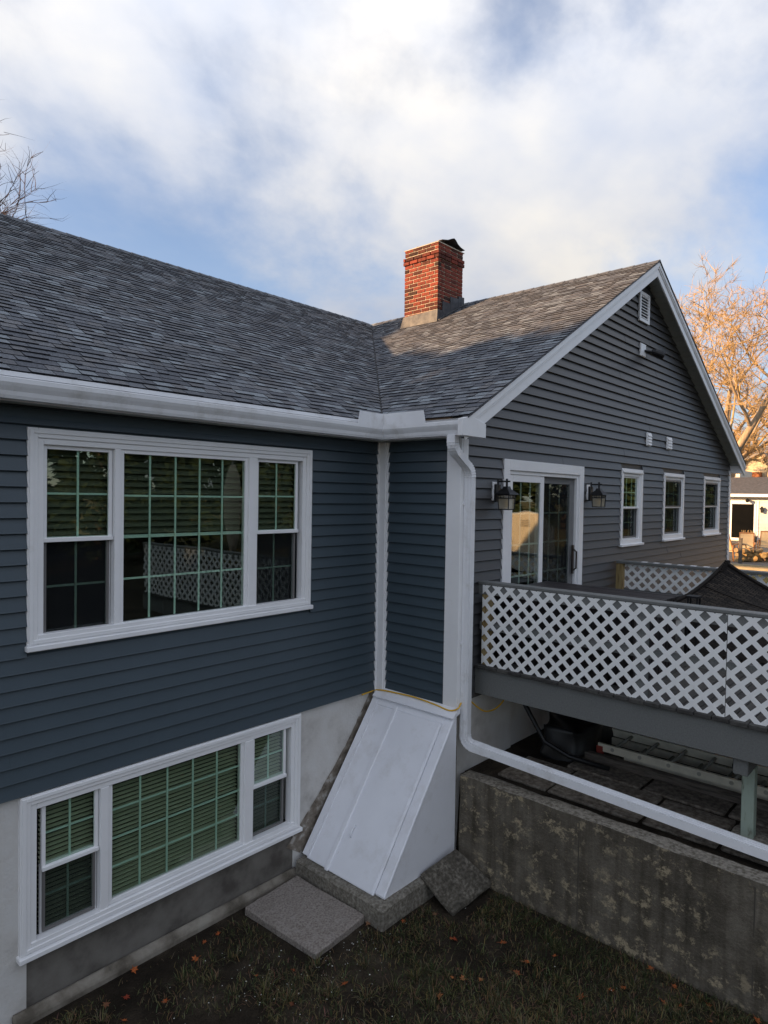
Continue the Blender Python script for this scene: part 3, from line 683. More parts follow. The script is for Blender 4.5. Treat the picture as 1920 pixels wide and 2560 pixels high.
# ---- downspout
ds = sub('downspout', house, (.04, -1.22, 1.4))
HP = [(.050, -.036), (.050, .036), (.030, .036), (.026, .032), (.018, .032), (.014, .036), (-.014, .036), (-.018, .032), (-.026, .032), (-.030, .036), (-.050, .036), (-.050, -.036), (-.030, -.036), (-.026, -.032), (-.018, -.032), (-.014, -.036), (.014, -.036), (.018, -.032), (.026, -.032), (.030, -.036)]
DX, DY = .055, -1.225; TX = -.262
def arc(p, a, b, r, n=8):   # rounded corner at p between directions a (in) and b (out)
    a = Vector(a).normalized(); b = Vector(b).normalized(); p = Vector(p); A = p - a * r; B = p + b * r
    return [((1 - t) ** 2) * A + 2 * t * (1 - t) * p + t * t * B for t in [i / n for i in range(n + 1)]]
d1 = Vector((DX - TX, 0, -.20)).normalized(); k1 = Vector((TX, DY, 4.47)); k2 = Vector((DX, DY, 4.47 - (DX - TX) * .20 / (DX - TX) * 1.0))
k2 = k1 + d1 * ((DX - TX) / d1.x)
def ribbed(path): return [1 + (.05 if i % 2 else -.03) for i in range(len(path))]
top = [Vector((TX, DY, 4.61)), Vector((TX, DY, 4.56))]; e1 = arc(k1, (0, 0, -1), d1, .085, 12); e2 = arc(k2, d1, (0, 0, -1), .085, 12)
MB().sweep(top + [e1[0]], HP, (0, 1, 0)).build('outlet', WHITE_METAL, ds)
MB().sweep(e1, HP, (0, 1, 0), scale=ribbed(e1)).build('elbow', WHITE_METAL, ds); MB().sweep([e1[-1], e2[0]], [(a * .97, b * .97) for a, b in HP], (0, 1, 0)).build('offset_pipe', WHITE_METAL, ds)
MB().sweep(e2, HP, (0, 1, 0), scale=ribbed(e2)).build('elbow', WHITE_METAL, ds)
k3 = Vector((DX, DY, 1.375)); end = Vector((.40, -4.75, 1.075)); d3 = (end - k3).normalized()
e3 = arc(k3, (0, 0, -1), d3, .10, 12)
MB().sweep([e2[-1], e3[0] + Vector((0, 0, -.01))], [(b * .97, a * .97) for a, b in HP], (1, 0, 0)).build('pipe', WHITE_METAL, ds)
MB().sweep(e3, [(b, a) for a, b in HP], (1, 0, 0), scale=ribbed(e3)).build('elbow', WHITE_METAL, ds)
rid = [.050, .040, .036, .026, .022, .010, .006, -.006, -.010, -.022, -.026, -.036, -.040, -.050]; rdp = [0, 0, 1, 1, 0, 0, 1, 1, 0, 0, 1, 1, 0, 0]
WP = [(.060, -.038), (.060, .038)] + [(u, .038 - .009 * k) for u, k in zip(rid, rdp)] + [(-.060, .038), (-.060, -.038)] + [(-u, -.038 + .009 * k) for u, k in zip(rid, rdp)]
MB().sweep([e3[-1] - d3 * .02, e3[-1] + d3 * .16], [(a * 1.04, b * 1.06) for a, b in WP], (1, 0, 0)).build('coupling', WHITE_METAL, ds)
MB().sweep([e3[-1], end], WP, (1, 0, 0)).build('extension_pipe', WHITE_METAL, ds)
for z in (3.9, 2.42): bx(.005, .1, GY - .05, GY - .0345, z, z + .03).build('strap', WHITE_METAL, ds)

# ---- chimney
CX0, CX1, CY0, CY1 = 3.952, 4.742, 2.262, 3.062
ch = MB().box(CX0 + .013, CX1 - .013, CY0 + .013, CY1 - .013, 6.6, 8.655).build('chimney', MORTAR, house)
CH = .0722; bl = .2; bh = .0585
brick_me = {}
def brick(px, py, pz, lx, ly):
    key = (round(lx, 3), round(ly, 3), rng.randrange(2))
    if key not in brick_me: brick_me[key] = meshdata(MB().box(-lx / 2, lx / 2, -ly / 2, ly / 2, 0, bh), 'brick', BRICK, bevel=.003)
    place('brick', brick_me[key], ch, (px + rng.uniform(-.0015, .0015), py + rng.uniform(-.0015, .0015), pz))
nb = 0; z = 8.665 - bh; row = 0
while z > 7.02:
    pr = .022 if row in (2, 3) else 0
    j = .017; dep = .09
    # faces towards -X and -Y carry every brick; far faces stay hidden behind the roof line
    off = bl / 2 if row % 2 else 0
    y = CY1 - (bl * .5 if row % 2 else bl) + bl if False else CY0
    ay = CY0 - pr; first = True
    while ay < CY1 + pr - .02:
        ln = (bl / 2 if (first and row % 2) else bl); b_ = min(ay + ln, CY1 + pr)
        if CY1 + pr - b_ < .03: b_ = CY1 + pr
        e_ = b_ - j if b_ < CY1 + pr - .001 else b_
        brick(CX0 - pr + dep / 2, (ay + e_) / 2, z, dep, e_ - ay); ay = b_; first = False
    ax = CX0 - pr + dep + .013; first = True
    while ax < CX1 + pr - .02:
        ln = (bl - .09 if (first and not row % 2) else (bl if not first else bl * .54)); b_ = min(ax + ln, CX1 + pr)
        if CX1 + pr - b_ < .03: b_ = CX1 + pr
        if EV + (ax + OV) * kL < z + .25: brick((ax + b_ - j) / 2, CY0 - pr + dep / 2, z, b_ - ax - j, dep)
        ax = b_; first = False
    z -= CH if row != 1 else CH + .014; row += 1
MB().box(CX0 - .012, CX1 + .012, CY0 - .012, CY1 + .012, 8.648, 8.662).build('mortar_wash', MORTAR, ch)
# lead apron, stepped side flashing, bent cap
zr0 = zl(CX0)
MB().hexa([(CX0 - .05, CY0 - .03, zl(CX0 - .05) + .012), (CX0 - .006, CY0 - .03, zr0 - .02), (CX0 - .006, CY1 + .05, zr0 - .02), (CX0 - .05, CY1 + .05, zl(CX0 - .05) + .012),
           (CX0 - .012, CY0 - .012, 7.42), (CX0 - .004, CY0 - .012, 7.42), (CX0 - .004, CY1 + .01, 7.40), (CX0 - .012, CY1 + .01, 7.40)]).build('apron_flashing', LEAD, ch)
for i, (a, b, t) in enumerate(((CX0 - .01, 4.11, 7.42), (4.09, 4.35, 7.60), (4.33, 4.60, 7.74), (4.58, CX1 + .02, 7.80))):
    MB().hexa([(a, CY0 - .012 - .003 * i, zl(a) - .02), (b, CY0 - .012 - .003 * i, zl(b) - .02), (b, CY0 - .004, zl(b) - .02), (a, CY0 - .004, zl(a) - .02), (a, CY0 - .012 - .003 * i, t), (b, CY0 - .012 - .003 * i, t + .01), (b, CY0 - .004, t + .01), (a, CY0 - .004, t)]).build('step_flashing', LEADD, ch)
fl = MB(); fl.hexa([(CX0 - .02, CY0 - .07, zl(CX0) + .013), (CX1 + .03, CY0 - .07, zl(CX1 + .03) + .013), (CX1 + .03, CY0 - .012, zl(CX1 + .03) + .016), (CX0 - .02, CY0 - .012, zl(CX0) + .016), (CX0 - .02, CY0 - .07, zl(CX0) + .018), (CX1 + .03, CY0 - .07, zl(CX1 + .03) + .018), (CX1 + .03, CY0 - .012, zl(CX1 + .03) + .03), (CX0 - .02, CY0 - .012, zl(CX0) + .03)]); fl.build('step_flashing', LEAD, ch)
cp = MB(); prof = [(-.30, .055), (-.12, .10), (.02, .165), (.08, .185), (.13, .165), (.2, .11), (.30, .075), (.42, .06)]
cxm, cym = 4.33, 2.60
ringA = [(cxm + u, cym - .36, 8.655 + v) for u, v in prof]; ringB = [(cxm + u * .95 - .02, cym + .36, 8.655 + v * .85) for u, v in prof]
cp.loft([ringA + [(p[0], p[1], p[2] - .008) for p in ringA[::-1]], ringB + [(p[0], p[1], p[2] - .008) for p in ringB[::-1]]]); cp.build('chimney_cap', LEADD, ch)
ck = MB()
for (x, y) in ((4.08, 2.34), (4.58, 2.34), (4.08, 2.86), (4.58, 2.86)): ck.box(x - .012, x + .012, y - .012, y + .012, 8.66, 8.735 if x < 4.3 else 8.725)
for i in range(9): ck.box(4.10 + i * .056, 4.104 + i * .056, 2.335, 2.339, 8.66, 8.73)
ck.build('cap_mesh', BLACKM, ch)

# ============================================================ WALL LANTERNS, FLOODLIGHT
def lantern(x, z, label):
    t = thing('wall_lantern', (x, GY, z), label, 'wall light', 'black wall lanterns beside the sliding door'); Y = GY
    MB().box(x - .062, x + .062, Y - .040, Y - .014, z - .10, z + .11).build('mounting_block', WHITE, t, bevel=.006)
    MB().box(x - .048, x + .048, Y - .070, Y - .0405, z - .115, z + .085).build('back_plate', BLACKM, t, bevel=.005)
    a = MB(); a.tube([(x, Y - .06, z + .115), (x, Y - .215, z + .115)], .009, 8); a.tube([(x, Y - .062, z + .05), (x, Y - .062, z + .145)], .012, 8); a.tube([(x, Y - .175, z + .05), (x, Y - .175, z + .145)], .013, 8); a.build('arm', BLACKM, t)
    c = Vector((x, Y - .175, 0)); sq = lambda r, h: [(c.x - r, c.y - r, z + h), (c.x + r, c.y - r, z + h), (c.x + r, c.y + r, z + h), (c.x - r, c.y + r, z + h)]
    MB().loft([sq(.098, -.03), sq(.095, -.02), sq(.036, .03), sq(.028, .06)]).build('lamp_roof', BLACKM, t)
    f = MB()
    for i in range(4):
        p = sq(.069, -.035)[i]; q = sq(.061, -.195)[i]; f.tube([p, q], .007, 4)
    for h, r in ((-.035, .070), (-.07, .069), (-.195, .063)):
        s = sq(r, h)
        for i in range(4): f.tube([s[i], s[(i + 1) % 4]], .006, 4)
    for i in range(4):
        s = sq(.070, -.035); e = sq(.069, -.07)
        for k in (.25, .5, .75):
            p = Vector(s[i]).lerp(Vector(s[(i + 1) % 4]), k); q = Vector(e[i]).lerp(Vector(e[(i + 1) % 4]), k); f.tube([p, q], .0035, 4)
    f.build('lamp_cage', BLACKM, t)
    g = MB(); g.loft([sq(.058, -.192), sq(.065, -.04)], True, True); g.build('lamp_glass', MATS['lamp_pane'], t)
    MB().tube([(c.x, c.y, z - .17), (c.x, c.y, z - .145), (c.x, c.y, z - .10), (c.x, c.y, z - .07)], [.010, .019, .015, .009], 10).build('bulb', BULB, t, True)
    return t
def lamp_pane():
    m = bpy.data.materials.new('lamp_pane'); m.use_nodes = True; MATS['lamp_pane'] = m; nt = m.node_tree; nt.nodes.clear(); n = nt.nodes.new; L = nt.links.new
    o = n('ShaderNodeOutputMaterial'); tr = n('ShaderNodeBsdfTransparent'); df = n('ShaderNodeBsdfDiffuse'); df.inputs[0].default_value = (.62, .56, .42, 1); tl = n('ShaderNodeBsdfTranslucent'); tl.inputs[0].default_value = (.7, .62, .46, 1)
    m1 = n('ShaderNodeMixShader'); m1.inputs[0].default_value = .5; L(df.outputs[0], m1.inputs[1]); L(tl.outputs[0], m1.inputs[2])
    m2 = n('ShaderNodeMixShader'); m2.inputs[0].default_value = .5; L(tr.outputs[0], m2.inputs[1]); L(m1.outputs[0], m2.inputs[2]); L(m2.outputs[0], o.inputs[0])
lamp_pane()
lantern(.64, 4.05, 'black box lantern on the wall between downspout and sliding door')
lantern(3.03, 4.075, 'black box lantern on the wall between sliding door and narrow window')
t = thing('floodlight', (4.84, GY, 6.36), 'twin black floodlight on white plate high in the gable', 'floodlight')
MB().box(4.74, 4.95, GY - .05, GY - .015, 6.26, 6.465).build('mounting_plate', WHITE, t, bevel=.01)
for dx, ang in ((.06, .15), (.18, .35)):
    m = MB(); a = Vector((4.86 + dx * .4, GY - .05, 6.36)); b = a + Vector((.08 + dx * .5, -.12, -.02)); m.tube([a, b], .018, 8); d = Vector((.55, -.75, -.35)).normalized(); m.tube([b - d * .05, b, b + d * .10, b + d * .11], [.03, .05, .058, .062], 12); m.build('lamp_head', BLACKM, t)

# ============================================================ BULKHEAD AND ITS BASE
cbm = MB(); zc_ = .205
cbm.prism([(-1.27, -.04, zc_), (-1.27, -1.27, zc_), (-.02, -1.27, zc_), (-.02, -1.10, zc_), (-1.08, -1.10, zc_), (-1.08, -.04, zc_)], (0, 0, -.35))
curb = cbm.build('concrete_curb', CONC, bevel=.02); tag(curb, 'L-shaped rough concrete curb under the white cellar bulkhead', 'curb')
def roughen(o, amp, sc, sub_n=0, seed=0):
    bm = bmesh.new(); bm.from_mesh(o.data)
    bmesh.ops.triangulate(bm, faces=[f for f in bm.faces if len(f.verts) > 4])
    for _ in range(sub_n): bmesh.ops.subdivide_edges(bm, edges=[e for e in bm.edges if e.calc_length() > .06], cuts=1, use_grid_fill=True)
    for v in bm.verts:
        p = (v.co + WPOS[o]) * sc + Vector((seed, seed, 0)); v.co += Vector(mnoise.noise_vector(p)) * amp
    bm.normal_update(); bm.to_mesh(o.data); bm.free()
roughen(curb, .010, 7, 3)
bk = thing('cellar_bulkhead', (-.6, -.6, .2), 'white painted steel sloping cellar bulkhead door in the house corner', 'bulkhead')
B0 = Vector((-1.15, 0, .212)); B1 = Vector((-.05, 0, 1.69)); bd = (B1 - B0); bn = Vector((-bd.z, 0, bd.x)).normalized(); bu = bd.normalized(); BL = bd.length
bp_ = lambda s, y, h=0: B0 + bu * s + bn * h + Vector((0, y, 0))
ya, yb = -.045, -1.185
def slab_on(s0, s1, y0, y1, h0, h1): return MB().hexa([bp_(s0, y0, h0), bp_(s1, y0, h0), bp_(s1, y1, h0), bp_(s0, y1, h0), bp_(s0, y0, h1), bp_(s1, y0, h1), bp_(s1, y1, h1), bp_(s0, y1, h1)])
MB().prism([bp_(0, yb, -.0) + Vector((.0, .0, 0)), bp_(BL, yb, 0), Vector((-.045, yb, .21)), Vector((-1.14, yb, .21))], (0, .02, 0)).build('side_panel', WHITE_PAINT, bk)
MB().prism([bp_(0, ya - .02, 0), bp_(BL, ya - .02, 0), Vector((-.045, ya - .02, .21)), Vector((-1.14, ya - .02, .21))], (0, .02, 0)).build('side_panel', WHITE_PAINT, bk)
slab_on(.0, BL, yb - .004, yb + .115, .0, .022).build('frame_flange', WHITE_PAINT, bk, bevel=.012)
slab_on(.0, BL, ya - .075, ya + .012, .0, .020).build('frame_flange', WHITE_PAINT, bk, bevel=.006)
slab_on(BL - .14, BL + .02, ya - .0755, yb + .1155, .001, .021).build('frame_header', WHITE_PAINT, bk, bevel=.004)
ym_ = -.43
slab_on(-.015, BL - .142, ya - .078, ym_ + .002, .004, .030).build('door_leaf', WHITE_PAINT, bk, bevel=.006)
rl = slab_on(-.02, BL - .142, ym_ - .002, yb + .118, .004, .032).build('door_leaf', WHITE_PAINT, bk, bevel=.006)
slab_on(-.03, BL - .10, ym_ - .030, ym_ + .022, .0305, .048).build('astragal', WHITE_PAINT, bk, bevel=.008)
slab_on(0, BL - .142, ya - .110, ya - .095, .0305, .036).build('raised_seam', WHITE_PAINT, bk, bevel=.002); slab_on(0, BL - .142, yb + .135, yb + .150, .0325, .038).build('raised_seam', WHITE_PAINT, bk, bevel=.002)
hd = MB(); hd.tube([bp_(.34, -.56, .032), bp_(.36, -.56, .062), bp_(.43, -.56, .066), bp_(.46, -.56, .032)], .008, 8); hd.build('handle', WHITE_PAINT, rl, True)
MB().prism([(-.05, ya, 1.69), (-.05, yb - .01, 1.69), (-.10, yb - .01, 1.72), (-.004, yb - .01, 1.765), (-.004, ya, 1.765)][0:0] or [(-.13, yb - .015, 1.66), (-.004, yb - .015, 1.70), (-.004, yb - .015, 1.765), (-.03, yb - .015, 1.755), (-.135, yb - .015, 1.672)], (0, ya - yb + .01, 0)).build('top_flashing', WHITE_PAINT, bk)

# loose slabs
def slab(name, pts, th, m, label, cat, seed):
    o = MB().prism([Vector(p) for p in pts], (0, 0, -th)).build(name, m, origin=Vector(pts[0]), bevel=.015); tag(o, label, cat); roughen(o, .007, 9, 3, seed); return o
slab('concrete_slab', [(-1.975, -.14, .07), (-1.30, -.115, .085), (-1.275, -1.06, .075), (-1.925, -1.09, .055)][::-1], .09, SLAB, 'square speckled concrete stepping slab flat before the bulkhead', 'paving slab', 1)
slab('concrete_slab', [(-.16, -1.285, .36), (-.045, -1.66, .115), (-.635, -1.60, .035), (-.66, -1.21, .265)][::-1], .06, SLABD, 'dark mossy concrete slab leaning between bulkhead curb and retaining wall', 'paving slab', 2)

# ============================================================ RETAINING WALL
def wall_material():
    m = bpy.data.materials.new('stained_concrete'); m.use_nodes = True; nt = m.node_tree; b = nt.nodes['Principled BSDF']; n = nt.nodes.new; L = nt.links.new
    b.inputs['Roughness'].default_value = .95; b.inputs['Specular IOR Level'].default_value = .2
    geo = n('ShaderNodeNewGeometry'); P = geo.outputs['Position']
    def noise(sc, det, ro=.6, st=None):
        no = n('ShaderNodeTexNoise'); no.inputs['Scale'].default_value = sc; no.inputs['Detail'].default_value = det; no.inputs['Roughness'].default_value = ro
        if st: mp = n('ShaderNodeMapping'); mp.inputs['Scale'].default_value = st; L(P, mp.inputs[0]); L(mp.outputs[0], no.inputs['Vector'])
        else: L(P, no.inputs['Vector'])
        return no.outputs['Fac']
    def ramp(src, stops):
        r = n('ShaderNodeValToRGB'); e = r.color_ramp.elements
        while len(e) < len(stops): e.new(.5)
        for k, (p, c) in enumerate(stops): e[k].position = p; e[k].color = (*c, 1)
        L(src, r.inputs[0]); return r.outputs[0]
    base = ramp(noise(2.4, 9, .7), [(.28, (.058, .050, .038)), (.50, (.135, .118, .092)), (.72, (.23, .205, .165))])
    st = ramp(noise(1.0, 6, .6, (9, 9, .55)), [(.35, (.45, .43, .40)), (.60, (1, 1, 1))]); sm = n('ShaderNodeMix'); sm.data_type = 'RGBA'; sm.blend_type = 'MULTIPLY'; sm.inputs[0].default_value = .85; L(base, sm.inputs['A']); L(st, sm.inputs['B']); base = sm.outputs['Result']
    pa = ramp(noise(6.5, 12, .78, (1, 1, 1.15)), [(.53, (0, 0, 0)), (.59, (1, 1, 1))]); pz = ramp(noise(1.1, 3, .5, (1, 1, 1.6)), [(.40, (0, 0, 0)), (.54, (1, 1, 1))])
    pm = n('ShaderNodeMix'); pm.data_type = 'RGBA'; pm.blend_type = 'MULTIPLY'; pm.inputs[0].default_value = 1; L(pa, pm.inputs['A']); L(pz, pm.inputs['B']); pale = pm.outputs['Result']
    m1 = n('ShaderNodeMix'); m1.data_type = 'RGBA'; L(pale, m1.inputs[0]); L(base, m1.inputs['A']); m1.inputs['B'].default_value = (.36, .30, .20, 1)
    # upward faces are worn clean to the pale aggregate
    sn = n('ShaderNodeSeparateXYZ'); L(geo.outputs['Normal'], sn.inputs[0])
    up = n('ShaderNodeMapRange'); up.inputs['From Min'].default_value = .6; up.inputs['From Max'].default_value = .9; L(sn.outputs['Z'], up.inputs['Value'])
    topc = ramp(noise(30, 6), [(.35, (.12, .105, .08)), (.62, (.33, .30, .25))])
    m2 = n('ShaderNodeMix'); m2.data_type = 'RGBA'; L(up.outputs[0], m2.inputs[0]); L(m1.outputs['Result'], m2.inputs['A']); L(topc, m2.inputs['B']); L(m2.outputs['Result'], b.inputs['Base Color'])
    bp = n('ShaderNodeBump'); bp.inputs['Distance'].default_value = .012; L(noise(40, 6), bp.inputs['Height']); L(bp.outputs[0], b.inputs['Normal'])
    return m
rw = MB()
ysr = [GY - .07 - i * .12 for i in range(60)]
def rwp(y, u): return [(.0 - .03, y, -.3), (.0, y, .2), (.0, y, .55), (.002, y, .80), (.004, y, 1.045), (.19, y, 1.045), (.192, y, .6), (.2, y, -.3)]
rw.loft([rwp(y, 0) for y in ysr], True, True)
rwo = rw.build('retaining_wall', wall_material(), bevel=0); tag(rwo, 'stained and lichened poured concrete retaining wall below the deck', 'retaining wall'); roughen(rwo, .010, 5, 1)
for yj in (-2.55, -4.0): bx(-.0035, .03, yj - .004, yj + .004, .0, 1.0).build('form_joint', mat('dark_joint', (.075, .066, .052), .95), rwo)  # form joints drawn as thin strips of darker brown

# ============================================================ TERRACE UNDER THE DECK
PAVE = mat('brown_paver', cols=[(.075, .06, .045), (.16, .135, .105), (.25, .22, .18)], vscale=20, detail=9, rough=.95, bump=.005, bscale=90)
ter = bx(.2, 5.0, -6.5, GY + .01, .9, 1.004).build('terrace', SOIL); ter['kind'] = 'structure'
pv = [(.34, 1.0, -1.45, -2.02), (.34, 1.02, -2.04, -2.95), (.36, 1.0, -2.98, -3.62), (.37, 1.04, -3.65, -4.5), (1.04, 1.75, -1.9, -2.7), (1.05, 1.75, -2.73, -3.5), (1.06, 1.8, -3.53, -4.4)]
for a, b, c, d in pv: o = bx(a, b, d, c, 1.0, 1.035 + rng.uniform(-.006, .008)).build('paver', PAVE, ter, bevel=.012); roughen(o, .006, 8, 3, a * 7)

# ============================================================ DECK
deck = thing('deck', (.3, -1.2, 2.13), 'raised grey deck with white lattice railings outside the sliding door', 'deck')
DZ = 2.13; DE = -6.15
yb_ = GY - .04
while yb_ - .135 > DE:
    bx(.275 + rng.uniform(-.008, .008), 4.16, yb_ - .135, yb_, DZ + rng.uniform(0, .004), DZ + .038).build('deck_board', BOARDGREY, deck, bevel=.004); yb_ -= .141
bx(.31, .350, DE, GY - .02, DZ - .285, DZ - .002).build('rim_beam', DECKGREY, deck, bevel=.004)
for x in (1.6, 2.9, 4.1): bx(x, x + .04, DE, GY - .06, DZ - .2, DZ - .004).build('joist', DECKGREY, deck)
bx(.352, 4.1, GY - .06, GY - .021, DZ - .2, DZ - .004).build('ledger', DECKGREY, deck)
def posts_at(x, ys_, m, z1=3.03, w=.09):
    for y in ys_: bx(x, x + w, y - w, y, DZ + .036, z1).build('rail_post', m, deck, bevel=.004)
posts_at(.335, [-1.22], PTWOOD); posts_at(.335, [-2.90, -4.6, -6.0], DECKGREY)
bx(.316, .445, DE, GY - .04, 3.040, 3.072).build('top_rail', DECKGREY, deck, bevel=.005)
bx(.3275, .365, DE, GY - .04, 2.935, 3.0395).build('sub_rail', DECKGREY, deck)
bx(.345, .385, DE, GY - .05, 2.545, 2.635).build('mid_rail', DECKGREY, deck)
LATM = mat('white_lattice', (.87, .875, .86), .45, var=.05, vscale=4); flecks(CONC, (.07, .062, .048), 4, .48, .70, .75); flecks(SLABD, (.045, .04, .03), 4, .46, .66, .7); flecks(SLAB, (.13, .11, .09), 5, .52, .74, .6); flecks(LATM, (.60, .60, .55), 5, .58, .80, .6)
def lattice(u0, u1, v0, v1, face, pitch=.1085, w=.041, t=.006):
    lp = sub('lattice_panel', deck, face((u0 + u1) / 2, v0, 0)); r2 = math.sqrt(.5)
    for layer, sg in ((0, 1), (1, -1)):
        c = -6.0
        while c < 12:
            # slat centre line: (u - u0) - sg*(v - v0) = c*sqrt2
            cc = c; ln = 3.0
            base = (u0 + cc / r2 * .5 * 2 * .5, v0)
            p0 = (u0 + cc * math.sqrt(2), v0)
            d = (r2 * sg, r2); nrm = (r2, -r2 * sg)
            poly = [(p0[0] - d[0] * ln + nrm[0] * w / 2, p0[1] - d[1] * ln + nrm[1] * w / 2), (p0[0] + d[0] * ln + nrm[0] * w / 2, p0[1] + d[1] * ln + nrm[1] * w / 2),
                    (p0[0] + d[0] * ln - nrm[0] * w / 2, p0[1] + d[1] * ln - nrm[1] * w / 2), (p0[0] - d[0] * ln - nrm[0] * w / 2, p0[1] - d[1] * ln - nrm[1] * w / 2)]
            q = clip(poly, (u0, u1, v0, v1))
            if len(q) >= 3:
                A = [Vector(face(a, b, layer * .0011)) for a, b in q]; B = [Vector(face(a, b, layer * .0011 + t)) for a, b in q]
                MB().loft([A, B]).build('lattice_slat', LATM, lp, origin=A[0])
            c += pitch
fX = lambda x, s=-1: (lambda u, v, d: (x + s * d, -u, v))
lattice(1.235, 3.665, 2.155, 3.037, fX(.3265)); lattice(3.672, 6.10, 2.155, 3.037, fX(.3265))
# inner railing on the far side of the door
FXR = 4.0
bx(FXR - .03, FXR + .12, DE, -1.19, 3.032, 3.07).build('top_rail', DECKGREY, deck, bevel=.005)
bx(FXR + .05, FXR + .09, DE, -1.28, 2.56, 2.66).build('mid_rail', DECKGREY, deck)
posts_at(FXR - .02, [-1.185], PTWOOD, 3.03, .10); posts_at(FXR, [-3.8], DECKGREY)
lattice(1.30, 3.74, 2.655, 3.025, fX(FXR + .04), .1085); lattice(3.745, 6.1, 2.655, 3.025, fX(FXR + .04), .1085)
for i in range(7): bx(FXR - .0, FXR + .09, -1.62 - i * .17, -1.55 - i * .17, 3.0705, 3.077).build('rail_clip', WHITE, deck)
dp = thing('deck_post', (.66, -3.79, 1.1), 'peeling pale green wooden post holding up the deck beam', 'post')
bx(.60, .70, -3.845, -3.745, 1.075, 1.70).build('shaft', GREENPOST, dp, bevel=.005); bx(.36, .70, -3.845, -3.73, 1.70, 1.84).build('bracket_block', DECKGREY, dp, bevel=.006)
o = bx(.52, .80, -3.95, -3.66, 1.03, 1.09).build('footing_block', CONC, dp, bevel=.015); roughen(o, .008, 9, 2)

# ============================================================ THINGS UNDER AND ON THE DECK
def extension_ladder():
    t = thing('extension_ladder', (1.7, -3, 1.1), 'aluminium extension ladder with red end caps lying under the deck', 'ladder')
    y0, y1 = -2.06, -6.0; zb = 1.13
    for x, yy in ((1.50, y0), (2.06, y0 + .12)):
        m = MB(); m.box(x - .014, x - .010, y1, yy, zb, zb + .085); m.box(x - .0095, x + .022, y1, yy, zb + .078, zb + .085); m.box(x - .0095, x + .022, y1, yy, zb, zb + .007); m.build('outer_rail', ALU, t)
        bx(x - .022, x + .026, yy - .06, yy + .015, zb - .045, zb + .055).build('end_cap', RED, t, bevel=.004)
    for x, yy in ((1.555, y0 - .28), (2.005, y0 + .05)):
        m = MB(); m.box(x - .012, x - .008, y1, yy, zb - .085, zb - .004); m.box(x - .0075, x + .02, y1, yy, zb - .012, zb - .004); m.box(x - .0075, x + .02, y1, yy, zb - .085, zb - .078); m.build('inner_rail', ALU, t)
    for i in range(12):
        y = y0 - .17 - i * .305; m = MB(); m.tube([(1.492, y, zb + .045), (2.056, y, zb + .045)], .018, 10); m.build('rung', RUNG, t, True)
        m = MB(); m.tube([(1.545, y - .19, zb - .04), (2.0, y - .19, zb - .04)], .017, 10); m.build('rung', RUNG, t, True)
        MB().tube([(1.4855, y, zb + .045), (1.4815, y, zb + .045)], .021, 12).build('rung_plug', RUNG, t)
    bx(1.86, 1.92, y0 - 1.42, y0 - 1.30, zb + .05, zb + .10).build('rung_lock', BLACKM, t); bx(1.6, 1.98, y0 - 1.50, y0 - 1.46, zb + .03, zb + .06).build('lock_bar', BLACKM, t)
extension_ladder()
o = bx(1.36, 1.44, -6.0, -1.45, 1.035, 1.12).build('timber_beam', OLDWOOD, origin=(1.4, -1.5, 1.03), bevel=.006); tag(o, 'long weathered timber lying beside the ladder under the deck', 'timber')
o = bx(2.2, 2.28, -6.0, -1.7, 1.004, 1.10).build('timber_beam', OLDWOOD, origin=(2.2, -1.7, 1.0), bevel=.006); tag(o, 'weathered timber behind the ladder in the dark under the deck', 'timber')
o = MB().prism([(1.15, -1.55, 1.02), (1.6, -1.45, 1.02), (2.3, -1.6, 1.02), (2.2, -1.95, 1.02), (1.5, -2.0, 1.02), (1.2, -1.85, 1.02)], (0, 0, .35)).build('dark_heap', BLACKM, origin=(1.7, -1.7, 1.02)); tag(o, 'dark heap under the deck, deep shade put into its colour', 'mound'); roughen(o, .10, 3, 3); o.data.polygons.foreach_set('use_smooth', [True] * len(o.data.polygons))  # dark heap under the deck; its deep shade is put into the black
o = MB().tube([(1.05, GY - .06, 1.82), (1.02, -1.42, 1.55), (1.0, -1.65, 1.25), (1.1, -1.9, 1.12), (1.25, -2.3, 1.05)], .028, 8).build('drain_hose', BLACKM, smooth=True, origin=(1.0, -1.5, 1.0)); tag(o, 'black corrugated hose curving down under the deck', 'hose')
# slatted bar counter
tb = thing('patio_bar', (1.2, -2.0, DZ + .04), 'dark slatted patio bar counter standing behind the lattice by the sliding door', 'bar table')
tx0, tx1, ty0, ty1, tz = .56, 1.83, -2.80, -1.19, 2.945
n_ = 10; wdt = (tx1 - tx0) / n_
for i in range(n_): bx(tx0 + i * wdt + .002, tx0 + (i + 1) * wdt - .002, ty0, ty1, tz - .028, tz + rng.uniform(-.001, .001)).build('top_slat', DARKBOARD, tb, bevel=.003)
bx(tx0 + .03, tx1 - .03, ty0 + .04, ty1 - .03, DZ + .04, tz - .03).build('carcass', mat('black_stain', (.010, .008, .010), .7), tb)
for i in range(12): a = tx0 + .03 + i * .1; bx(a, a + .085, ty0 + .018, ty0 + .0395, DZ + .06, tz - .03).build('side_slat', DARKBOARD, tb)
for i in range(15): a = ty0 + .05 + i * .1; bx(tx0 + .012, tx0 + .0295, a, a + .085, DZ + .06, tz - .03).build('side_slat', DARKBOARD, tb)
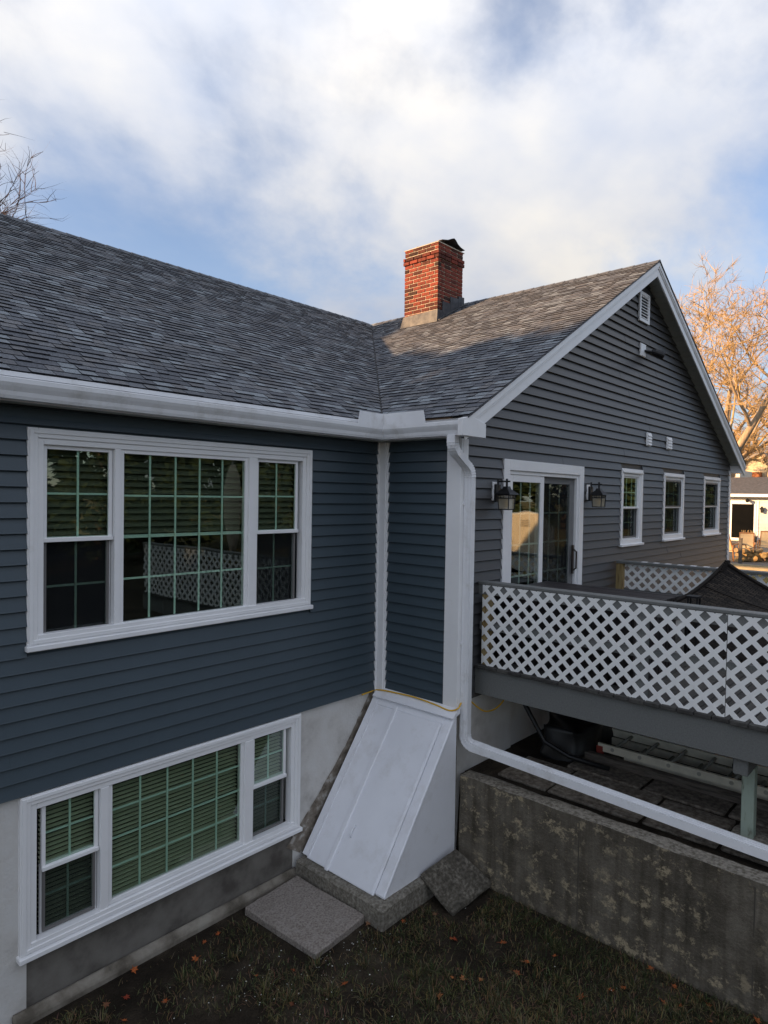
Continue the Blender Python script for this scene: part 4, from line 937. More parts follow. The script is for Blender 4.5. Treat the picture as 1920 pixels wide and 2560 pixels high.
# little lantern on the deck
ln = thing('table_lantern', (2.35, -2.9, DZ + .04), 'small dark metal lantern standing beside the wicker canopy', 'lantern'); c = onX(1735, 1500, 2.35)
m = MB(); zz = c.z + .03
for sx in (-.05, .05):
    for sy in (-.05, .05): m.box(c.x + sx - .008, c.x + sx + .008, c.y + sy - .008, c.y + sy + .008, DZ + .04, zz)
m.box(c.x - .07, c.x + .07, c.y - .07, c.y + .07, zz, zz + .02); m.box(c.x - .06, c.x + .06, c.y - .06, c.y + .06, DZ + .04, DZ + .06); m.box(c.x - .055, c.x + .055, c.y - .055, c.y + .055, zz - .12, zz - .1); m.build('lantern_cage', BLACKM, ln)
# woven canopy
def wicker():
    m = bpy.data.materials.new('woven_wicker'); m.use_nodes = True; nt = m.node_tree; b = nt.nodes['Principled BSDF']; n = nt.nodes.new; L = nt.links.new
    uv = n('ShaderNodeUVMap'); br = n('ShaderNodeTexBrick'); br.inputs['Scale'].default_value = 1; br.inputs['Color1'].default_value = (.012, .010, .009, 1); br.inputs['Color2'].default_value = (.060, .048, .036, 1); br.inputs['Mortar'].default_value = (.006, .005, .005, 1)
    br.inputs['Mortar Size'].default_value = .006; br.inputs['Brick Width'].default_value = .085; br.inputs['Row Height'].default_value = .03; br.offset = .5
    L(uv.outputs[0], br.inputs['Vector']); L(br.outputs['Color'], b.inputs['Base Color']); b.inputs['Roughness'].default_value = .75; b.inputs['Specular IOR Level'].default_value = .2
    bp = n('ShaderNodeBump'); bp.inputs['Distance'].default_value = .012; bp.invert = True; L(br.outputs['Fac'], bp.inputs['Height']); L(bp.outputs[0], b.inputs['Normal']); return m
WICK = wicker()
wk = thing('wicker_canopy', (3.0, -3.6, DZ + .04), 'dark woven wicker canopy with upswept ridge on the deck', 'canopy')
A = onX(1815, 1408, 3.1)
def wick_surface():
    me = bpy.data.meshes.new('canopy_roof'); nu, nv = 22, 16; vs = []; uvs = []
    for i in range(nu + 1):
        u = i / nu; Yv = A.y - 2.0 * u
        ridge = A.z - .62 * (1 - (1 - u) ** 2.2) * 1.0
        eave = 2.60 + .02 * u + (.18 * (1 - u) ** 3)
        for j in range(nv + 1):
            v = j / nv      # 0 ridge .. 1 eave (towards -x)
            k = 1 - v; z = eave + (max(ridge, eave + .12) - eave) * (k ** 1.5)
            x = 3.1 - .78 * v; yy = Yv + .38 * v * (1 - u) ** 2
            vs.append((x, yy, z)); uvs.append((u * 2.0, v * 1.1))
    fs = [(i * (nv + 1) + j, i * (nv + 1) + j + 1, (i + 1) * (nv + 1) + j + 1, (i + 1) * (nv + 1) + j) for i in range(nu) for j in range(nv)]
    k = len(vs); back = [(6.2 - x, y, z) for x, y, z in vs]; vs2 = vs + back; fs += [tuple(a + k for a in f[::-1]) for f in fs]
    og = WPOS[wk]; me.from_pydata([(x - og.x, y - og.y, z - og.z) for x, y, z in vs2], [], fs); uvl = me.uv_layers.new()
    allu = uvs + uvs
    for lp in me.loops: uvl.data[lp.index].uv = allu[lp.vertex_index]
    me.polygons.foreach_set('use_smooth', [True] * len(me.polygons)); me.materials.append(WICK); link('canopy_roof', me, wk, og)
    return vs, nu, nv
wv, nu, nv = wick_surface()
ridge_pts = [Vector(wv[i * (nv + 1)]) for i in range(nu + 1)]; RIB = mat('dark_rattan', (.016, .013, .011), .7, spec=.2)
MB().tube([p + Vector((0, 0, .008)) for p in ridge_pts], .022, 8).build('ridge_roll', RIB, wk, True)
MB().tube([Vector(wv[j]) + Vector((0, 0, .006)) for j in range(nv + 1)], .024, 8).build('end_roll', RIB, wk, True)
MB().tube([Vector(wv[i * (nv + 1) + 7]) + Vector((0, 0, .004)) for i in range(nu + 1)], .009, 6).build('rib', RIB, wk, True)
for i in range(0, 6): MB().tube([A + Vector((-.02 - i * .02, .0 + .008 * i, .02 - i * .022)), A + Vector((.03 - i * .02, -.03 + .008 * i, .02 - i * .022))], .019, 6).build('ridge_knot', RIB, wk)
for (x, y) in ((2.38, A.y + .2), (3.82, A.y + .2), (2.38, A.y - 1.9), (3.82, A.y - 1.9)): bx(x - .03, x + .03, y - .03, y + .03, DZ + .04, 2.68).build('canopy_post', RIB, wk)
sd = MB(); sd.quad((2.38, A.y + .2, DZ + .1), (2.38, A.y - 1.9, DZ + .1), (2.38, A.y - 1.9, 2.60), (2.38, A.y + .2, 2.62)); sdo = sd.build('woven_side', mat('woven_side', cols=[(.012, .01, .009), (.05, .04, .032)], vscale=30, vstretch=(1, 1, 6), rough=.7), wk)
# closed parasols further along the deck (they stand in the window's mirror image)
for (x, y, h, lab) in ((3.4, -4.9, 2.5, 'closed cream parasol with long drooping cover at the deck end'), (1.9, -5.6, 2.4, 'closed cream parasol leaning near the deck corner')):
    t = thing('closed_parasol', (x, y, DZ + .04), lab, 'parasol', 'closed parasols on the deck'); PAR = mat('parasol_cloth', (.50, .43, .33), .85)
    MB().tube([(x, y, DZ + .06), (x, y, DZ + h + .08)], .02, 8).build('pole', mat('parasol_pole', (.3, .3, .3), .4), t); m = MB(); rings = []
    for k in range(9):
        f = k / 8; r_ = .05 + .11 * math.sin(math.pi * min(1, f * 1.05)) ** .8 * (1 - f * .35); rings.append([(x + math.cos(a * math.pi / 8) * r_ * (1 + .18 * (a % 2)), y + math.sin(a * math.pi / 8) * r_ * (1 + .18 * (a % 2)), DZ + h - f * 1.7) for a in range(16)])
    m.loft(rings); m.build('cloth', PAR, t, True); MB().tube([(x, y, DZ + .04), (x, y, DZ + .10)], .22, 16).build('base', BLACKM, t)

# yellow cable
cp_ = [onY(z[0], z[1], -.03) for z in ((905, 1737), (926, 1729), (937, 1725))] + [Vector((-.075, -.145, ZB + .02)), Vector((-.06, -.3, ZB + .025)), Vector((-.055, -.6, ZB + .035)), Vector((-.06, -.9, ZB + .02)), Vector((-.075, -1.1, ZB + .005)), Vector((-.055, -1.2, ZB + .04)), Vector((.02, -1.19, ZB + .08)), Vector((.12, -1.175, ZB + .10))]
cp_ += [Vector((x, -1.19 - .02 * k, z)) for k, (x, z) in enumerate(((.2, 1.78), (.3, 1.70), (.42, 1.63), (.58, 1.62), (.72, 1.68), (.80, 1.80), (.82, 1.9)))]
def smooth_path(pts, n=5):
    out = []
    for i in range(len(pts) - 1):
        p0, p1, p2, p3 = pts[max(i - 1, 0)], pts[i], pts[i + 1], pts[min(i + 2, len(pts) - 1)]
        for k in range(n):
            t = k / n; out.append(.5 * ((2 * p1) + (p2 - p0) * t + (2 * p0 - 5 * p1 + 4 * p2 - p3) * t * t + (3 * p1 - p0 - 3 * p2 + p3) * t ** 3))
    return out + [pts[-1]]
o = MB().tube(smooth_path(cp_), .0085, 8).build('power_cable', YELLOW, smooth=True, origin=cp_[4]); tag(o, 'yellow power cable run along the foot of the siding', 'cable')

# ============================================================ GRASS, LEAVES, PAINT FLAKES IN THE YARD
def blades():
    rg = np.random.default_rng(3); N = 130000
    px = rg.uniform(-5.2, -.03, N); py = rg.uniform(-5.6, -.10, N)
    def nz(x, y, s): return np.array([mnoise.noise(Vector((a * s, b * s, 4.2))) for a, b in zip(x, y)])
    dens = nz(px, py, 1.5) * .8 + nz(px, py, 5.0) * .55 + .02 + np.clip((-1.6 - py) * .12 + (px + 2.0) * .10, -.25, .4)
    keep = (dens > rg.uniform(-.45, .42, N))
    keep &= ~((px > -1.32) & (py > -1.32)); keep &= ~((px > -2.02) & (px < -1.24) & (py > -1.13)); keep &= ~((px > -.72) & (py > -1.72) & (py < -1.15)); keep &= ~((py > -.16))
    px, py = px[keep], py[keep]
    tu = rg.integers(0, len(px), 420); cxs, cys = px[tu], py[tu]; cnt = 46
    tpx = (cxs[:, None] + rg.normal(0, .022, (420, cnt))).ravel(); tpy = np.minimum((cys[:, None] + rg.normal(0, .022, (420, cnt))).ravel(), -.17)
    tdir = np.arctan2(tpy - np.repeat(cys, cnt), tpx - np.repeat(cxs, cnt)); n0 = len(px); tpx = np.minimum(tpx, -.035)
    px = np.concatenate([px, tpx]); py = np.concatenate([py, tpy]); n = len(px)
    tall = rg.uniform(.018, .062, n) * (1 + .5 * np.clip(nz(px, py, 3.1), -1, 1)); az = rg.uniform(0, 2 * np.pi, n); lean = rg.uniform(.2, 1.5, n); w = rg.uniform(.0014, .0032, n)
    tall[n0:] *= rg.uniform(1.1, 1.9, n - n0); az[n0:] = tdir + rg.normal(0, .5, n - n0)
    straw = rg.random(n) < np.clip(.62 - .25 * nz(px, py, 1.1) - .10 * (px + 2.5), .08, .85)
    tx, ty = np.cos(az), np.sin(az); V = np.zeros((n, 5, 3), np.float32)
    for k, (h, l, ww) in enumerate(((0, 0, 1), (0, 0, -1), (.6, .45, .8), (.6, .45, -.8), (1, 1, 0))):
        V[:, k, 0] = px + tx * lean * tall * l - ty * w * ww; V[:, k, 1] = py + ty * lean * tall * l + tx * w * ww; V[:, k, 2] = tall * h * np.clip(1.15 - lean * .45 * l, .2, 1)
    me = bpy.data.meshes.new('grass'); base = np.arange(n)[:, None] * 5
    q = base + np.array([[0, 1, 3, 2]]); t3 = base + np.array([[2, 3, 4]])
    me.from_pydata(V.reshape(-1, 3).tolist(), [], q.tolist() + t3.tolist())
    g_ = np.stack([rg.uniform(.026, .050, n), rg.uniform(.034, .056, n), rg.uniform(.012, .020, n)], 1); s_ = np.stack([rg.uniform(.10, .20, n), rg.uniform(.085, .15, n), rg.uniform(.045, .075, n)], 1)
    colr = np.where(straw[:, None], s_, g_); arr = np.ones((n * 7, 4), np.float32); arr[:n * 4, :3] = np.repeat(colr, 4, 0); arr[n * 4:, :3] = np.repeat(colr, 3, 0)
    at = me.color_attributes.new('tone', 'FLOAT_COLOR', 'CORNER'); at.data.foreach_set('color', arr.ravel())
    me.materials.append(mat('grass_blade', attr='tone', rough=.7, spec=.2)); o = bpy.data.objects.new('grass', me); COL.objects.link(o); o['kind'] = 'stuff'; tag(o, 'thin dark patchy lawn with straw tufts in the lower yard', 'grass')
blades()
LEAFC = by_object('dry_leaf', [(.30, .07, .018), (.40, .11, .03), (.16, .05, .022), (.26, .14, .075), (.45, .15, .04), (.22, .035, .015)], .7, .35, 60, 0)
def leaf_mesh(seed):
    r = random.Random(seed); pts = []
    lob = [(0, 1.0), (25, .45), (48, .82), (72, .38), (100, .68), (135, .28), (165, .45)]
    for a, d in lob: pts.append((a, d * r.uniform(.85, 1.1)))
    for a, d in reversed(lob[1:]): pts.append((360 - a, d * r.uniform(.85, 1.1)))
    m = MB(); cv = [(0, 0, .12)]; cu = r.uniform(.2, .6)
    for a, d in pts: x, y = math.sin(R(a)) * d, math.cos(R(a)) * d; cv.append((x, y, cu * (x * x) * .9 + r.uniform(-.08, .14)))
    m.add(cv, [(0, 1 + i, 1 + (i + 1) % len(pts)) for i in range(len(pts))]); m.tube([(0, -.2, .1), (.1, -.9, .15)], .03, 4); return meshdata(m, 'fallen_leaf', LEAFC)
LM = [leaf_mesh(i) for i in range(5)]
lf_px = [(335, 2418), (510, 2350), (545, 2330), (490, 2392), (315, 2488), (265, 2505), (415, 2497), (310, 2545), (733, 2420), (640, 2434), (920, 2305), (1010, 2297), (1088, 2280), (1130, 2341), (1135, 2343), (1388, 2385), (1305, 2398), (1295, 2428), (1158, 2441), (1202, 2444), (1147, 2418), (1455, 2487), (1528, 2470), (1558, 2463), (1660, 2500), (1662, 2504), (1770, 2505), (1775, 2548), (1700, 2507), (1640, 2395), (1685, 2460), (905, 2562), (730, 2505), (1255, 2352), (1130, 2437), (1908, 2505), (1318, 2398), (1100, 2482), (860, 2455)]
for i, (a, b) in enumerate(lf_px):
    p = onZ(a, b, .03)
    if p.x > -.06: p.x = -.06
    o = place('fallen_leaf', LM[i % 5], None, (p.x, p.y, .012), (rng.uniform(-.3, .3), rng.uniform(-.3, .3), rng.uniform(0, 6.3)), [rng.uniform(.030, .055)] * 3); tag(o, 'dry orange brown leaf fallen on the dark yard grass', 'leaf', 'fallen leaves in the yard')
fk = MB(); rg = random.Random(5)
for i in range(240):
    k = rg.random()
    if k < .45: x, y = rg.gauss(-1.75, .35), rg.gauss(-1.25, .18)
    elif k < .75: x, y = rg.gauss(-2.6, .5), rg.gauss(-1.0, .45)
    else: x, y = rg.uniform(-3.4, -.2), rg.uniform(-3.6, -.3)
    if (x > -1.33 and y > -1.33) or (-2.02 < x < -1.24 and y > -1.12) or x > -.05 or y > -.1: continue
    s = rg.uniform(.003, .008); a = rg.uniform(0, 6.3); dx, dy = math.cos(a) * s, math.sin(a) * s * .6; h = rg.uniform(.008, .022)
    fk.add([(x - dx, y - dy, h), (x + dy, y - dx, h + .002), (x + dx, y + dy, h + .003), (x - dy, y + dx, h + .001)], [(0, 1, 2, 3)])
o = fk.build('paint_flakes', mat('paint_flake', (.62, .61, .56), .7), kind='stuff'); tag(o, 'white paint flakes scattered over the yard by the slabs', 'paint flakes')

# ============================================================ TREES
def bark(name, cols, sc=6): return mat(name, cols=cols, vscale=sc, rough=.9, vstretch=(1, 1, .3))
BARK_LIT = bark('pale_bark', [(.26, .19, .12), (.46, .36, .24)]); TWIG_LIT = mat('orange_twigs', (.46, .31, .14), .9); BARK_D = bark('grey_bark', [(.06, .045, .035), (.13, .10, .08)]); TWIG_D = mat('dark_twigs', (.10, .06, .045), .9)
def bare_tree(name, base, height, label, seed, bk_, tw_, spread=.55, trunks=1, fine=2600, rtrunk=.22, lean=(0, 0), group=None, flat=.35, depth=5, wlim=.012, kid2=.5, skip=0):
    r = random.Random(seed); t = thing(name, base, label, 'tree', group); tr = MB(); cr = MB(); tips = []
    def grow(p, d, L_, rad, lev):
        n = 5 if lev < 2 else 4; pts = [p]; rads = [rad]; q = Vector(p); dd = Vector(d); kids = []
        for i in range(n):
            dd = (dd + Vector((r.gauss(0, .16), r.gauss(0, .16), r.gauss(0, .10))) + Vector((0, 0, .05 if lev < 2 else -.02 * flat))).normalized()
            q = q + dd * (L_ / n); pts.append(q.copy()); rads.append(rad * (1 - .62 * (i + 1) / n)); 
            if i >= 1 or lev > 1: kids.append((q.copy(), dd.copy(), rads[-1]))
        (tr if lev <= 1 else cr).tube(pts, rads, 7 if lev == 0 else (5 if lev < 3 else 3), caps=False)
        if lev >= depth: tips.append((q.copy(), dd.copy())); return
        for (kp, kd, kr) in kids:
            if r.random() < skip: continue
            for s in range(2 if r.random() < kid2 else 1):
                a = r.uniform(0, 6.283); side = Vector((math.cos(a), math.sin(a), r.uniform(-.15, .5))).normalized()
                nd = (kd * (1 - spread) + side * spread).normalized(); grow(kp, nd, L_ * r.uniform(.42, .68), max(kr * .62, wlim), lev + 1)
        tips.append((q.copy(), dd.copy()))
    for k in range(trunks):
        a = r.uniform(0, 6.28); dv = Vector((lean[0] + (math.cos(a) * .22 if trunks > 1 else 0), lean[1] + (math.sin(a) * .22 if trunks > 1 else 0), 1)).normalized()
        grow(Vector(base) + Vector((math.cos(a), math.sin(a), 0)) * (.25 if trunks > 1 else 0), dv, height * .55 * r.uniform(.85, 1.1), rtrunk * r.uniform(.8, 1.1), 0)
    for i in range(fine):
        p, d = r.choice(tips); dd = (d + Vector((r.gauss(0, .7), r.gauss(0, .7), r.gauss(0, .45)))).normalized(); L_ = height * r.uniform(.02, .055); s = dd.cross(Vector((r.gauss(0, 1), r.gauss(0, 1), r.gauss(0, 1)))).normalized() * wlim * .55
        a = p + dd * r.uniform(-.3, .1) * L_; m_ = a + dd * L_ * .5 + Vector((0, 0, r.uniform(-.1, .2) * L_)); cr.add([a - s, a + s, m_ + s * .6, m_ - s * .6, a + dd * L_ + Vector((0, 0, r.uniform(-.1, .3) * L_))], [(0, 1, 2, 3), (3, 2, 4)])
    tr.build('trunk', bk_, t, True); cr.build('crown', tw_, t); return t
p = onZ(60, 620, 4); dirv = ray(-25, 620); base = CAM + dirv * 24; base.z = 0
bare_tree('bare_tree', base, 13.8, 'bare maple branching above the main roof ridge', 21, BARK_D, TWIG_D, .46, 1, 15000, .2, depth=5, wlim=.010, kid2=.6)
def far_pt(px, depth, z): v = ray(px, 1270); q = CAM + v * depth; return Vector((q.x, q.y, z))
for (px_, dp_, hh, lab, sd_, nt_, fn) in ((1742, 46, 18, 'slim sunlit bare tree just beyond the gable rake', 5, 1, 3800), (1812, 50, 20, 'several-stemmed sunlit bare tree behind the low neighbouring roof', 9, 3, 5200), (1925, 47, 23.5, 'tallest sunlit bare tree above the neighbouring house', 14, 2, 5200), (1700, 58, 14, 'short sunlit bare tree half hidden by the gable rake', 17, 1, 3000)):
    bare_tree('bare_tree', far_pt(px_, dp_, 1.6), hh, lab, sd_, BARK_LIT, TWIG_LIT, .55, nt_, fn, .44, group='sunlit bare trees beyond the gable', depth=4, wlim=.024, kid2=.15, skip=.12)
for i, (px_, dp_, hh, lab) in enumerate(((1790, 66, 10, 'dense orange twiggy tree left of the far lit gable'), (1838, 70, 12, 'dense orange twiggy tree above the far lit gable peak'), (1890, 68, 10.5, 'broad orange twiggy tree right behind the far lit gable'), (1935, 64, 11, 'orange twiggy tree beyond the far lit gable side'), (1750, 68, 9, 'low orange twiggy tree against the gable rake end'))):
    bare_tree('bare_shrub', far_pt(px_, dp_, 1.6), hh, lab, 40 + i, BARK_LIT, TWIG_LIT, .6, 3, 6000, .14, group='dense twiggy trees far behind', depth=3, wlim=.034)

# evergreens outside the frame: to the left they shade the roof, behind the camera they darken the panes
NEEDLE = mat('conifer_foliage', attr='tone', rough=.8, spec=.2)
def conifer(base, h, rad, seed, label, group, col_=.55, n_=5200, size=(.2, .42)):
    r = random.Random(seed); t = thing('conifer_tree', base, label, 'tree', group); b = Vector(base); MB().tube([b, b + Vector((0, 0, h * .95))], [.22, .03], 7).build('trunk', BARK_D, t, True); m = MB()
    for i in range(n_):
        f = r.random() ** .85; z = h * (.04 + .96 * f); rr_ = rad * max(.02, 1 - f) ** col_ * (.3 + .7 * r.random() ** .5) * (.85 + .22 * math.sin(z * 2.1 + seed)); a = r.uniform(0, 6.283); p = b + Vector((math.cos(a) * rr_, math.sin(a) * rr_, z)); q = r.uniform(*size)
        d = Vector((math.cos(a) + r.gauss(0, .4), math.sin(a) + r.gauss(0, .4), r.gauss(-.2, .4))).normalized() * q; w = d.cross(Vector((r.gauss(0, 1), r.gauss(0, 1), r.gauss(0, 1)))).normalized() * q * .42; c_ = r.uniform(.7, 1.3)
        m.add([p - w, p + w, p + d * 1.2], [(0, 1, 2)], (.026 * c_, .042 * c_, .018 * c_))
    m.build('crown', NEEDLE, t); return t
for i in range(14):
    x = -2 + i * 3.1; conifer((x, -24 + 1.5 * math.sin(i * 2.3), 0 if x < 0 else (1.0 if x < 13 else 1.6)), 9.5 + 1.2 * math.sin(i * 1.7), 3.0, 70 + i, 'dark conifer in the screen at the far edge of the garden opposite the gable wall', 'conifers opposite the gable', .6, 4200, (.25, .5))
for i in range(9):
    x = 42 + i * 4.2; conifer((x, -21 + i * 1.5, 1.6), 11 + 1.5 * math.sin(i * 1.9), 3.4, 170 + i, 'tall dark conifer in the row running on past the garden shed', 'conifers past the shed', .6, 3400, (.35, .7))
# unseen pines added off the main roof end, heights shaped to shade the lower roof
SL = Vector((.53, .848, 0)); SA = Vector((SUN_AZ.x, SUN_AZ.y, 0)).normalized(); SL = Vector((-SA.y, SA.x, 0)) * -1
if SL.x < 0: SL = -SL
for i, (L_, D_, h_) in enumerate(((-13, 25, 15), (-10.5, 23, 16), (-8, 26, 15.5), (-5.5, 23.5, 16), (-3.2, 26, 15.5), (-1.2, 23.8, 14.9), (.6, 25.5, 13.5), (2.2, 24, 12.8), (3.7, 25.6, 13.0), (5.6, 24.2, 14.6))):
    p = SL * L_ + SA * D_; conifer((p.x, p.y, 0), h_, 2.5, 120 + i, 'tall unseen pine added off the far end of the main roof to shade it', 'unseen pines added to shade the house', .42, 6500, (.22, .45))
# resin shed across the garden, mirrored in the sliding door
sh = thing('garden_shed', (16.5, -9.8, 1.3), 'cream resin shed with arched roof across the garden', 'shed'); CREAM = mat('cream_resin', (.62, .52, .40), .6)
a_ = math.atan2(9, -15); dx_, dy_ = Vector((math.cos(a_), math.sin(a_), 0)), Vector((-math.sin(a_), math.cos(a_), 0)); so_ = Vector((16.5, -9.8, 1.2))
pr_ = [(-1.15, 0), (1.15, 0), (1.15, 1.65), (.9, 1.98), (.5, 2.18), (0, 2.26), (-.5, 2.18), (-.9, 1.98), (-1.15, 1.65)]
MB().prism([so_ + dy_ * u + Vector((0, 0, v)) for u, v in pr_], -dx_ * 2.2).build('shed_body', CREAM, sh)
for k in range(4): MB().prism([so_ + dx_ * .012 + dy_ * u + Vector((0, 0, 1.72 + k * .07 + v)) for u, v in ((-.18, 0), (.18, 0), (.18, .03), (-.18, .03))], dx_ * .02).build('louvre', mat('shed_louvre', (.3, .25, .2), .6), sh)
for u in (-.75, 0, .75): MB().prism([so_ + dx_ * .005 + dy_ * (u + q) + Vector((0, 0, v)) for q, v in ((-.03, .05), (.03, .05), (.03, 1.62), (-.03, 1.62))], dx_ * .02).build('door_seam', CREAM, sh)

# ============================================================ NEIGHBOURING GARDEN AND HOUSES (beyond the right corner)
NX = 36.0; N = lambda px, py, x=NX: onX(px, py, x)
def rect(mb, x0, x1, y0, y1, d0, d1):     # photo-pixel rectangle on the plane X = NX, from d0 to d1 metres in front of it
    a, b, c, d = N(x0, y0), N(x1, y0), N(x1, y1), N(x0, y1); zt = (a.z + b.z) / 2; zb = (c.z + d.z) / 2
    return mb.box(NX - d1, NX - d0, min(a.y, b.y), max(a.y, b.y), zb, zt)
PZ = N(1865, 1353).z
nh = thing('neighbour_house', (NX, 3, PZ), 'low white neighbouring house with dark sliding door and grey roof', 'house'); NW = mat('neighbour_siding', (.74, .72, .66), .6, var=.05, vscale=1)
zg = N(1865, 1236).z; zrg = N(1865, 1193, NX + 4.5).z
MB().box(NX, NX + 9, -8, 16, PZ - .6, zg).build('wall', NW, nh)
k = 0
while PZ + k * .2 < zg - .1: bx(NX - .018, NX, -8, 16, PZ + k * .2 + .006, PZ + k * .2 + .197).build('siding_plank', NW, nh); k += 1
m = MB(); m.add([(NX - .45, -8.4, zg + .02), (NX - .45, 16.4, zg + .02), (NX + 4.5, 16.4, zrg), (NX + 4.5, -8.4, zrg), (NX + 9.5, 16.4, zg), (NX + 9.5, -8.4, zg)], [(0, 1, 2, 3), (3, 2, 4, 5)]); m.build('roof', mat('neighbour_shingle', cols=[(.06, .058, .06), (.12, .115, .115)], vscale=7, rough=.9), nh)
bx(NX - .58, NX - .42, -8.4, 16.4, zg - .14, zg + .02).build('gutter', WHITE, nh)
rect(MB(), 1822, 1892, 1253, 1350, .02, .07).build('door_frame', WHITE, nh); rect(MB(), 1831, 1886, 1260, 1345, .071, .08).build('screen_door', mat('dark_screen', (.006, .0065, .007), .95, spec=.05), nh); rect(MB(), 1817, 1825, 1262, 1340, .071, .08).build('screen_door', MATS['dark_screen'], nh)
rect(MB(), 1893, 1898, 1252, 1352, .02, .06).build('corner_trim', WHITE, nh); rect(MB(), 1905, 1912, 1333, 1337, .02, .05).build('outlet_box', mat('grey_box', (.2, .2, .2), .5), nh)
c = N(1907, 1275); t = thing('porch_lantern', (NX - .15, c.y, c.z), 'small black porch lantern on the white neighbouring wall', 'wall light'); MB().box(NX - .09, NX - .02, c.y - .05, c.y + .05, c.z - .1, c.z + .12).build('back_plate', BLACKM, t); MB().loft([[(NX - .2 + u * r_, c.y + v * r_, c.z + h_) for u, v in ((-1, -1), (1, -1), (1, 1), (-1, 1))] for r_, h_ in ((.05, -.16), (.08, .06), (.10, .08), (.02, .2))]).build('lamp_body', BLACKM, t)
c = N(1868, 1249); t = thing('porch_floodlight', (NX - .1, c.y, c.z), 'dark floodlight under the neighbouring eave', 'floodlight'); MB().tube([(NX - .02, c.y, c.z), (NX - .2, c.y - .05, c.z - .02), (NX - .45, c.y - .12, c.z - .06)], [.05, .06, .11], 8).build('lamp_head', BLACKM, t)
fh = thing('far_house', (64, 4, 2), 'pale sunlit gabled house far behind the low white one', 'house'); FXH = 64.0; F = lambda px, py: onX(px, py, FXH); CREAMW = mat('cream_siding', (.66, .56, .38), .7)
pk_ = F(1902, 1136); el = F(1850, 1162); er = F(1960, 1166); zb_ = 2.0
MB().prism([(FXH, el.y, zb_), (FXH, er.y, zb_), (FXH, er.y, er.z), (FXH, pk_.y, pk_.z), (FXH, el.y, el.z)], (9, 0, 0)).build('wall', CREAMW, fh)
m = MB()
for e_ in (el, er): m.add([(FXH - .4, pk_.y, pk_.z + .05), (FXH - .4, e_.y + (e_.y - pk_.y) * .08, e_.z + (e_.z - pk_.z) * .08 + .05), (FXH + 9, e_.y + (e_.y - pk_.y) * .08, e_.z + (e_.z - pk_.z) * .08 + .05), (FXH + 9, pk_.y, pk_.z + .05), (FXH - .4, pk_.y, pk_.z + .28), (FXH - .4, e_.y + (e_.y - pk_.y) * .08, e_.z + (e_.z - pk_.z) * .08 + .28), (FXH + 9, e_.y + (e_.y - pk_.y) * .08, e_.z + (e_.z - pk_.z) * .08 + .28), (FXH + 9, pk_.y, pk_.z + .28)], [(0, 3, 2, 1), (4, 5, 6, 7), (0, 1, 5, 4), (1, 2, 6, 5), (2, 3, 7, 6)])
m.build('roof', mat('far_roof', (.30, .27, .24), .8), fh)
a, b = F(1873, 1181), F(1905, 1198); bx(FXH - .6, FXH - .01, min(a.y, b.y), max(a.y, b.y), zb_, a.z).build('brick_bay', mat('orange_brick', cols=[(.28, .10, .04), (.36, .14, .06)], vscale=3, rough=.9), fh)
a, b = F(1832, 1178), F(1837, 1192); w_ = thing('white_outbuilding', (56, a.y, 2), 'white outbuilding with one dark window behind the gable corner', 'shed'); q0, q1 = onX(1815, 1176, 56), onX(1849, 1210, 56); bx(56, 60, min(q0.y, q1.y), max(q0.y, q1.y), 1.6, q0.z).build('wall', NW, w_); q2, q3 = onX(1831, 1179, 56), onX(1838, 1192, 56); bx(55.95, 55.999, min(q2.y, q3.y), max(q2.y, q3.y), q3.z, q2.z).build('window', BLACKM, w_)
# raised patio with a pale timber edge
PXF = onZ(1865, 1412, PZ).x; pat = bx(PXF, NX - .01, -9, 15, .9, PZ).build('patio', mat('patio_boards', cols=[(.10, .085, .07), (.17, .15, .12)], vscale=3, rough=.85)); pat['kind'] = 'structure'
bx(PXF - .06, PXF - .002, -9, 15, PZ - .36, PZ + .012).build('patio_edge', mat('pale_edge', cols=[(.40, .31, .18), (.56, .45, .28)], vscale=2, rough=.85), pat)
WOODC = mat('varnished_wood', (.34, .15, .05), .5); SLING = mat('tan_sling', (.55, .42, .24), .8)
def at_patio(px, py): q = onZ(px, py, PZ); return Vector((max(q.x, PXF + .3), q.y, PZ)) if q.x > PXF + .3 else Vector((PXF + .4, onX(px, py, PXF + .4).y, PZ))
def patio_chair(px, py, rot, label):
    p = at_patio(px, py); t = thing('patio_chair', p, label, 'chair', 'chairs on the neighbouring patio'); c_, s_ = math.cos(rot), math.sin(rot); M = lambda x, y, z: (p.x + x * c_ - y * s_, p.y + x * s_ + y * c_, p.z + z)
    for sy in (-.27, .27):
        for x0_, x1_ in ((-.25, -.22), (.25, .30)): MB().tube([M(x0_, sy, 0), M(x1_, sy, .42)], .022, 6).build('leg', WOODC, t)
        MB().tube([M(.32, sy, .40), M(.30, sy, .60), M(.1, sy, .66), (M(-.3, sy, .62)), M(-.34, sy, .40)], .025, 6).build('armrest', WOODC, t)
        MB().tube([M(.25, sy * .9, .38), M(.48, sy * .9, 1.0)], .022, 6).build('back_post', WOODC, t)
    MB().hexa([M(-.28, -.25, .38), M(.27, -.25, .36), M(.27, .25, .36), M(-.28, .25, .38), M(-.28, -.25, .41), M(.27, -.25, .39), M(.27, .25, .39), M(-.28, .25, .41)]).build('seat', SLING, t)
    MB().hexa([M(.26, -.23, .42), M(.285, -.23, .42), M(.285, .23, .42), M(.26, .23, .42), M(.46, -.23, .98), M(.485, -.23, .98), M(.485, .23, .98), M(.46, .23, .98)]).build('backrest', SLING, t)
    MB().tube([M(.47, -.26, 1.0), M(.47, .26, 1.0)], .028, 6).build('top_bar', WOODC, t)
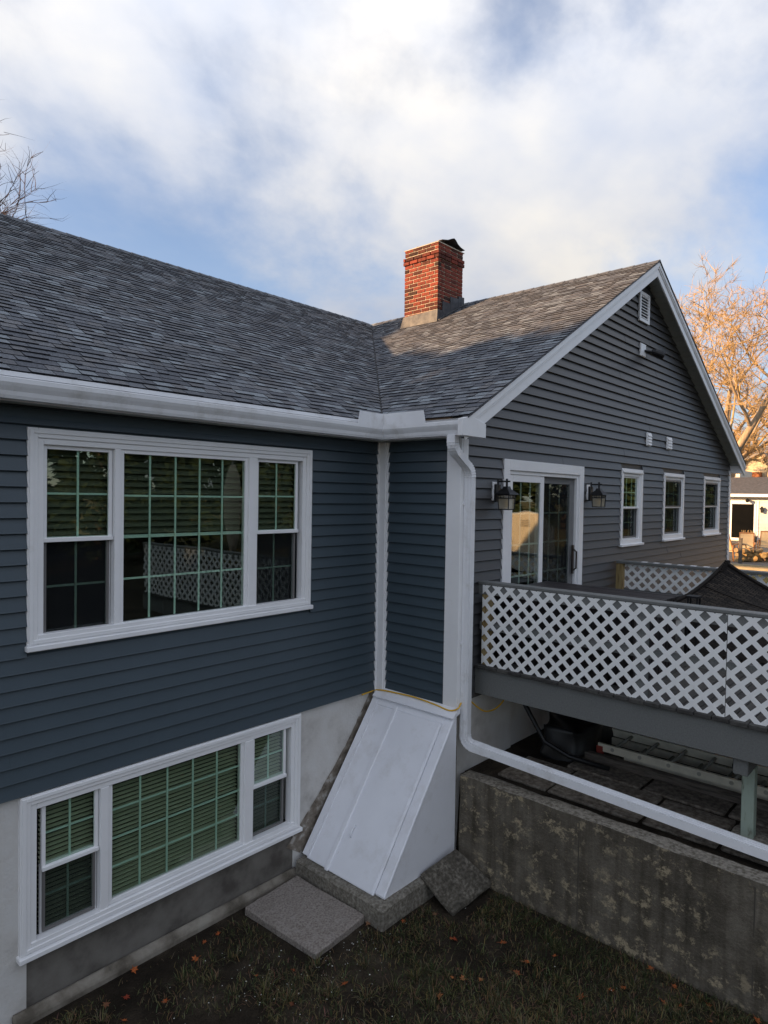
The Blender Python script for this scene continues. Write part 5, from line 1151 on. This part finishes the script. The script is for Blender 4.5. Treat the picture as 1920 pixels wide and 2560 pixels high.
patio_chair(1833, 1402, 2.6, 'wooden armchair against the gable corner on the far patio'); patio_chair(1866, 1398, .25, 'tan sling chair behind the firewood on the far patio'); patio_chair(1914, 1390, .1, 'wide tan sling chair beside the white neighbouring wall')
q = at_patio(1850, 1410); t = thing('patio_post', q, 'short dark post standing at the patio edge', 'post'); MB().box(q.x - .05, q.x + .05, q.y - .05, q.y + .05, q.z, q.z + .88).build('shaft', OLDWOOD, t); MB().box(q.x - .06, q.x + .06, q.y - .06, q.y + .06, q.z + .88, q.z + .92).build('cap', OLDWOOD, t)
q = N(1881, 1352); t = thing('planter_box', (NX - .6, q.y, PZ), 'dark planter with dry stems by the neighbouring door', 'planter'); MB().loft([[(NX - .6 + u * r_, q.y + v * r_ * 1.8, PZ + h_) for u, v in ((-1, -1), (1, -1), (1, 1), (-1, 1))] for r_, h_ in ((.16, 0), (.2, .34))]).build('box', BLACKM, t)
m = MB()
for i in range(26): u, v = rng.uniform(-.15, .15), rng.uniform(-.34, .34); m.tube([(NX - .6 + u, q.y + v, PZ + .3), (NX - .6 + u * 1.4, q.y + v * 1.2, PZ + .3 + rng.uniform(.15, .4))], .008, 3)
m.build('stems', TWIG_LIT, t)
LOGM = by_object('cut_log', [(.40, .26, .10), (.30, .18, .07), (.46, .32, .15), (.16, .10, .06)], .85, .3, 9, 0); lgm = [meshdata(MB().tube([(-.2, 0, 0), (.2, .01, 0)], r_, 9), 'firewood_log', LOGM) for r_ in (.07, .09, .11)]
for i in range(30):
    px_ = 1849 + (i % 11) * 7.2 + rng.uniform(-2, 2); lay = i // 11; p = at_patio(px_, 1404); k_ = rng.randrange(3); o = place('firewood_log', lgm[k_], None, (p.x - .1 + rng.uniform(-.08, .08), p.y, PZ + .09 + lay * .15 + rng.uniform(0, .03)), (0, rng.uniform(-.15, .15), rng.uniform(-.5, .5))); tag(o, 'split firewood log in the low pile on the far patio', 'log', 'firewood logs on the far patio')
# peeled strip and dirt on the stucco beside the bulkhead
m = MB(); r9 = random.Random(4); n9 = 40; up_, lo_ = [], []
for i in range(n9 + 1):
    f = i / n9; b_ = bp_(BL * f, 0); wd = .05 + .17 * max(0, 1 - f * 1.5) ** 1.3 + r9.uniform(-.005, .005); lo_.append((b_.x + .03, .0085, b_.z - .03)); up_.append((b_.x - wd * .9, .0085, b_.z + wd * .55))
for i in range(n9): m.quad(lo_[i], lo_[i + 1], up_[i + 1], up_[i])
m.build('peeled_patch', mat('bare_mortar_dirt', cols=[(.05, .042, .034), (.17, .14, .11), (.26, .225, .185), (.52, .50, .47)], ramp=(.28, .66), vscale=9, rough=.95, bump=.006, bscale=60), house)
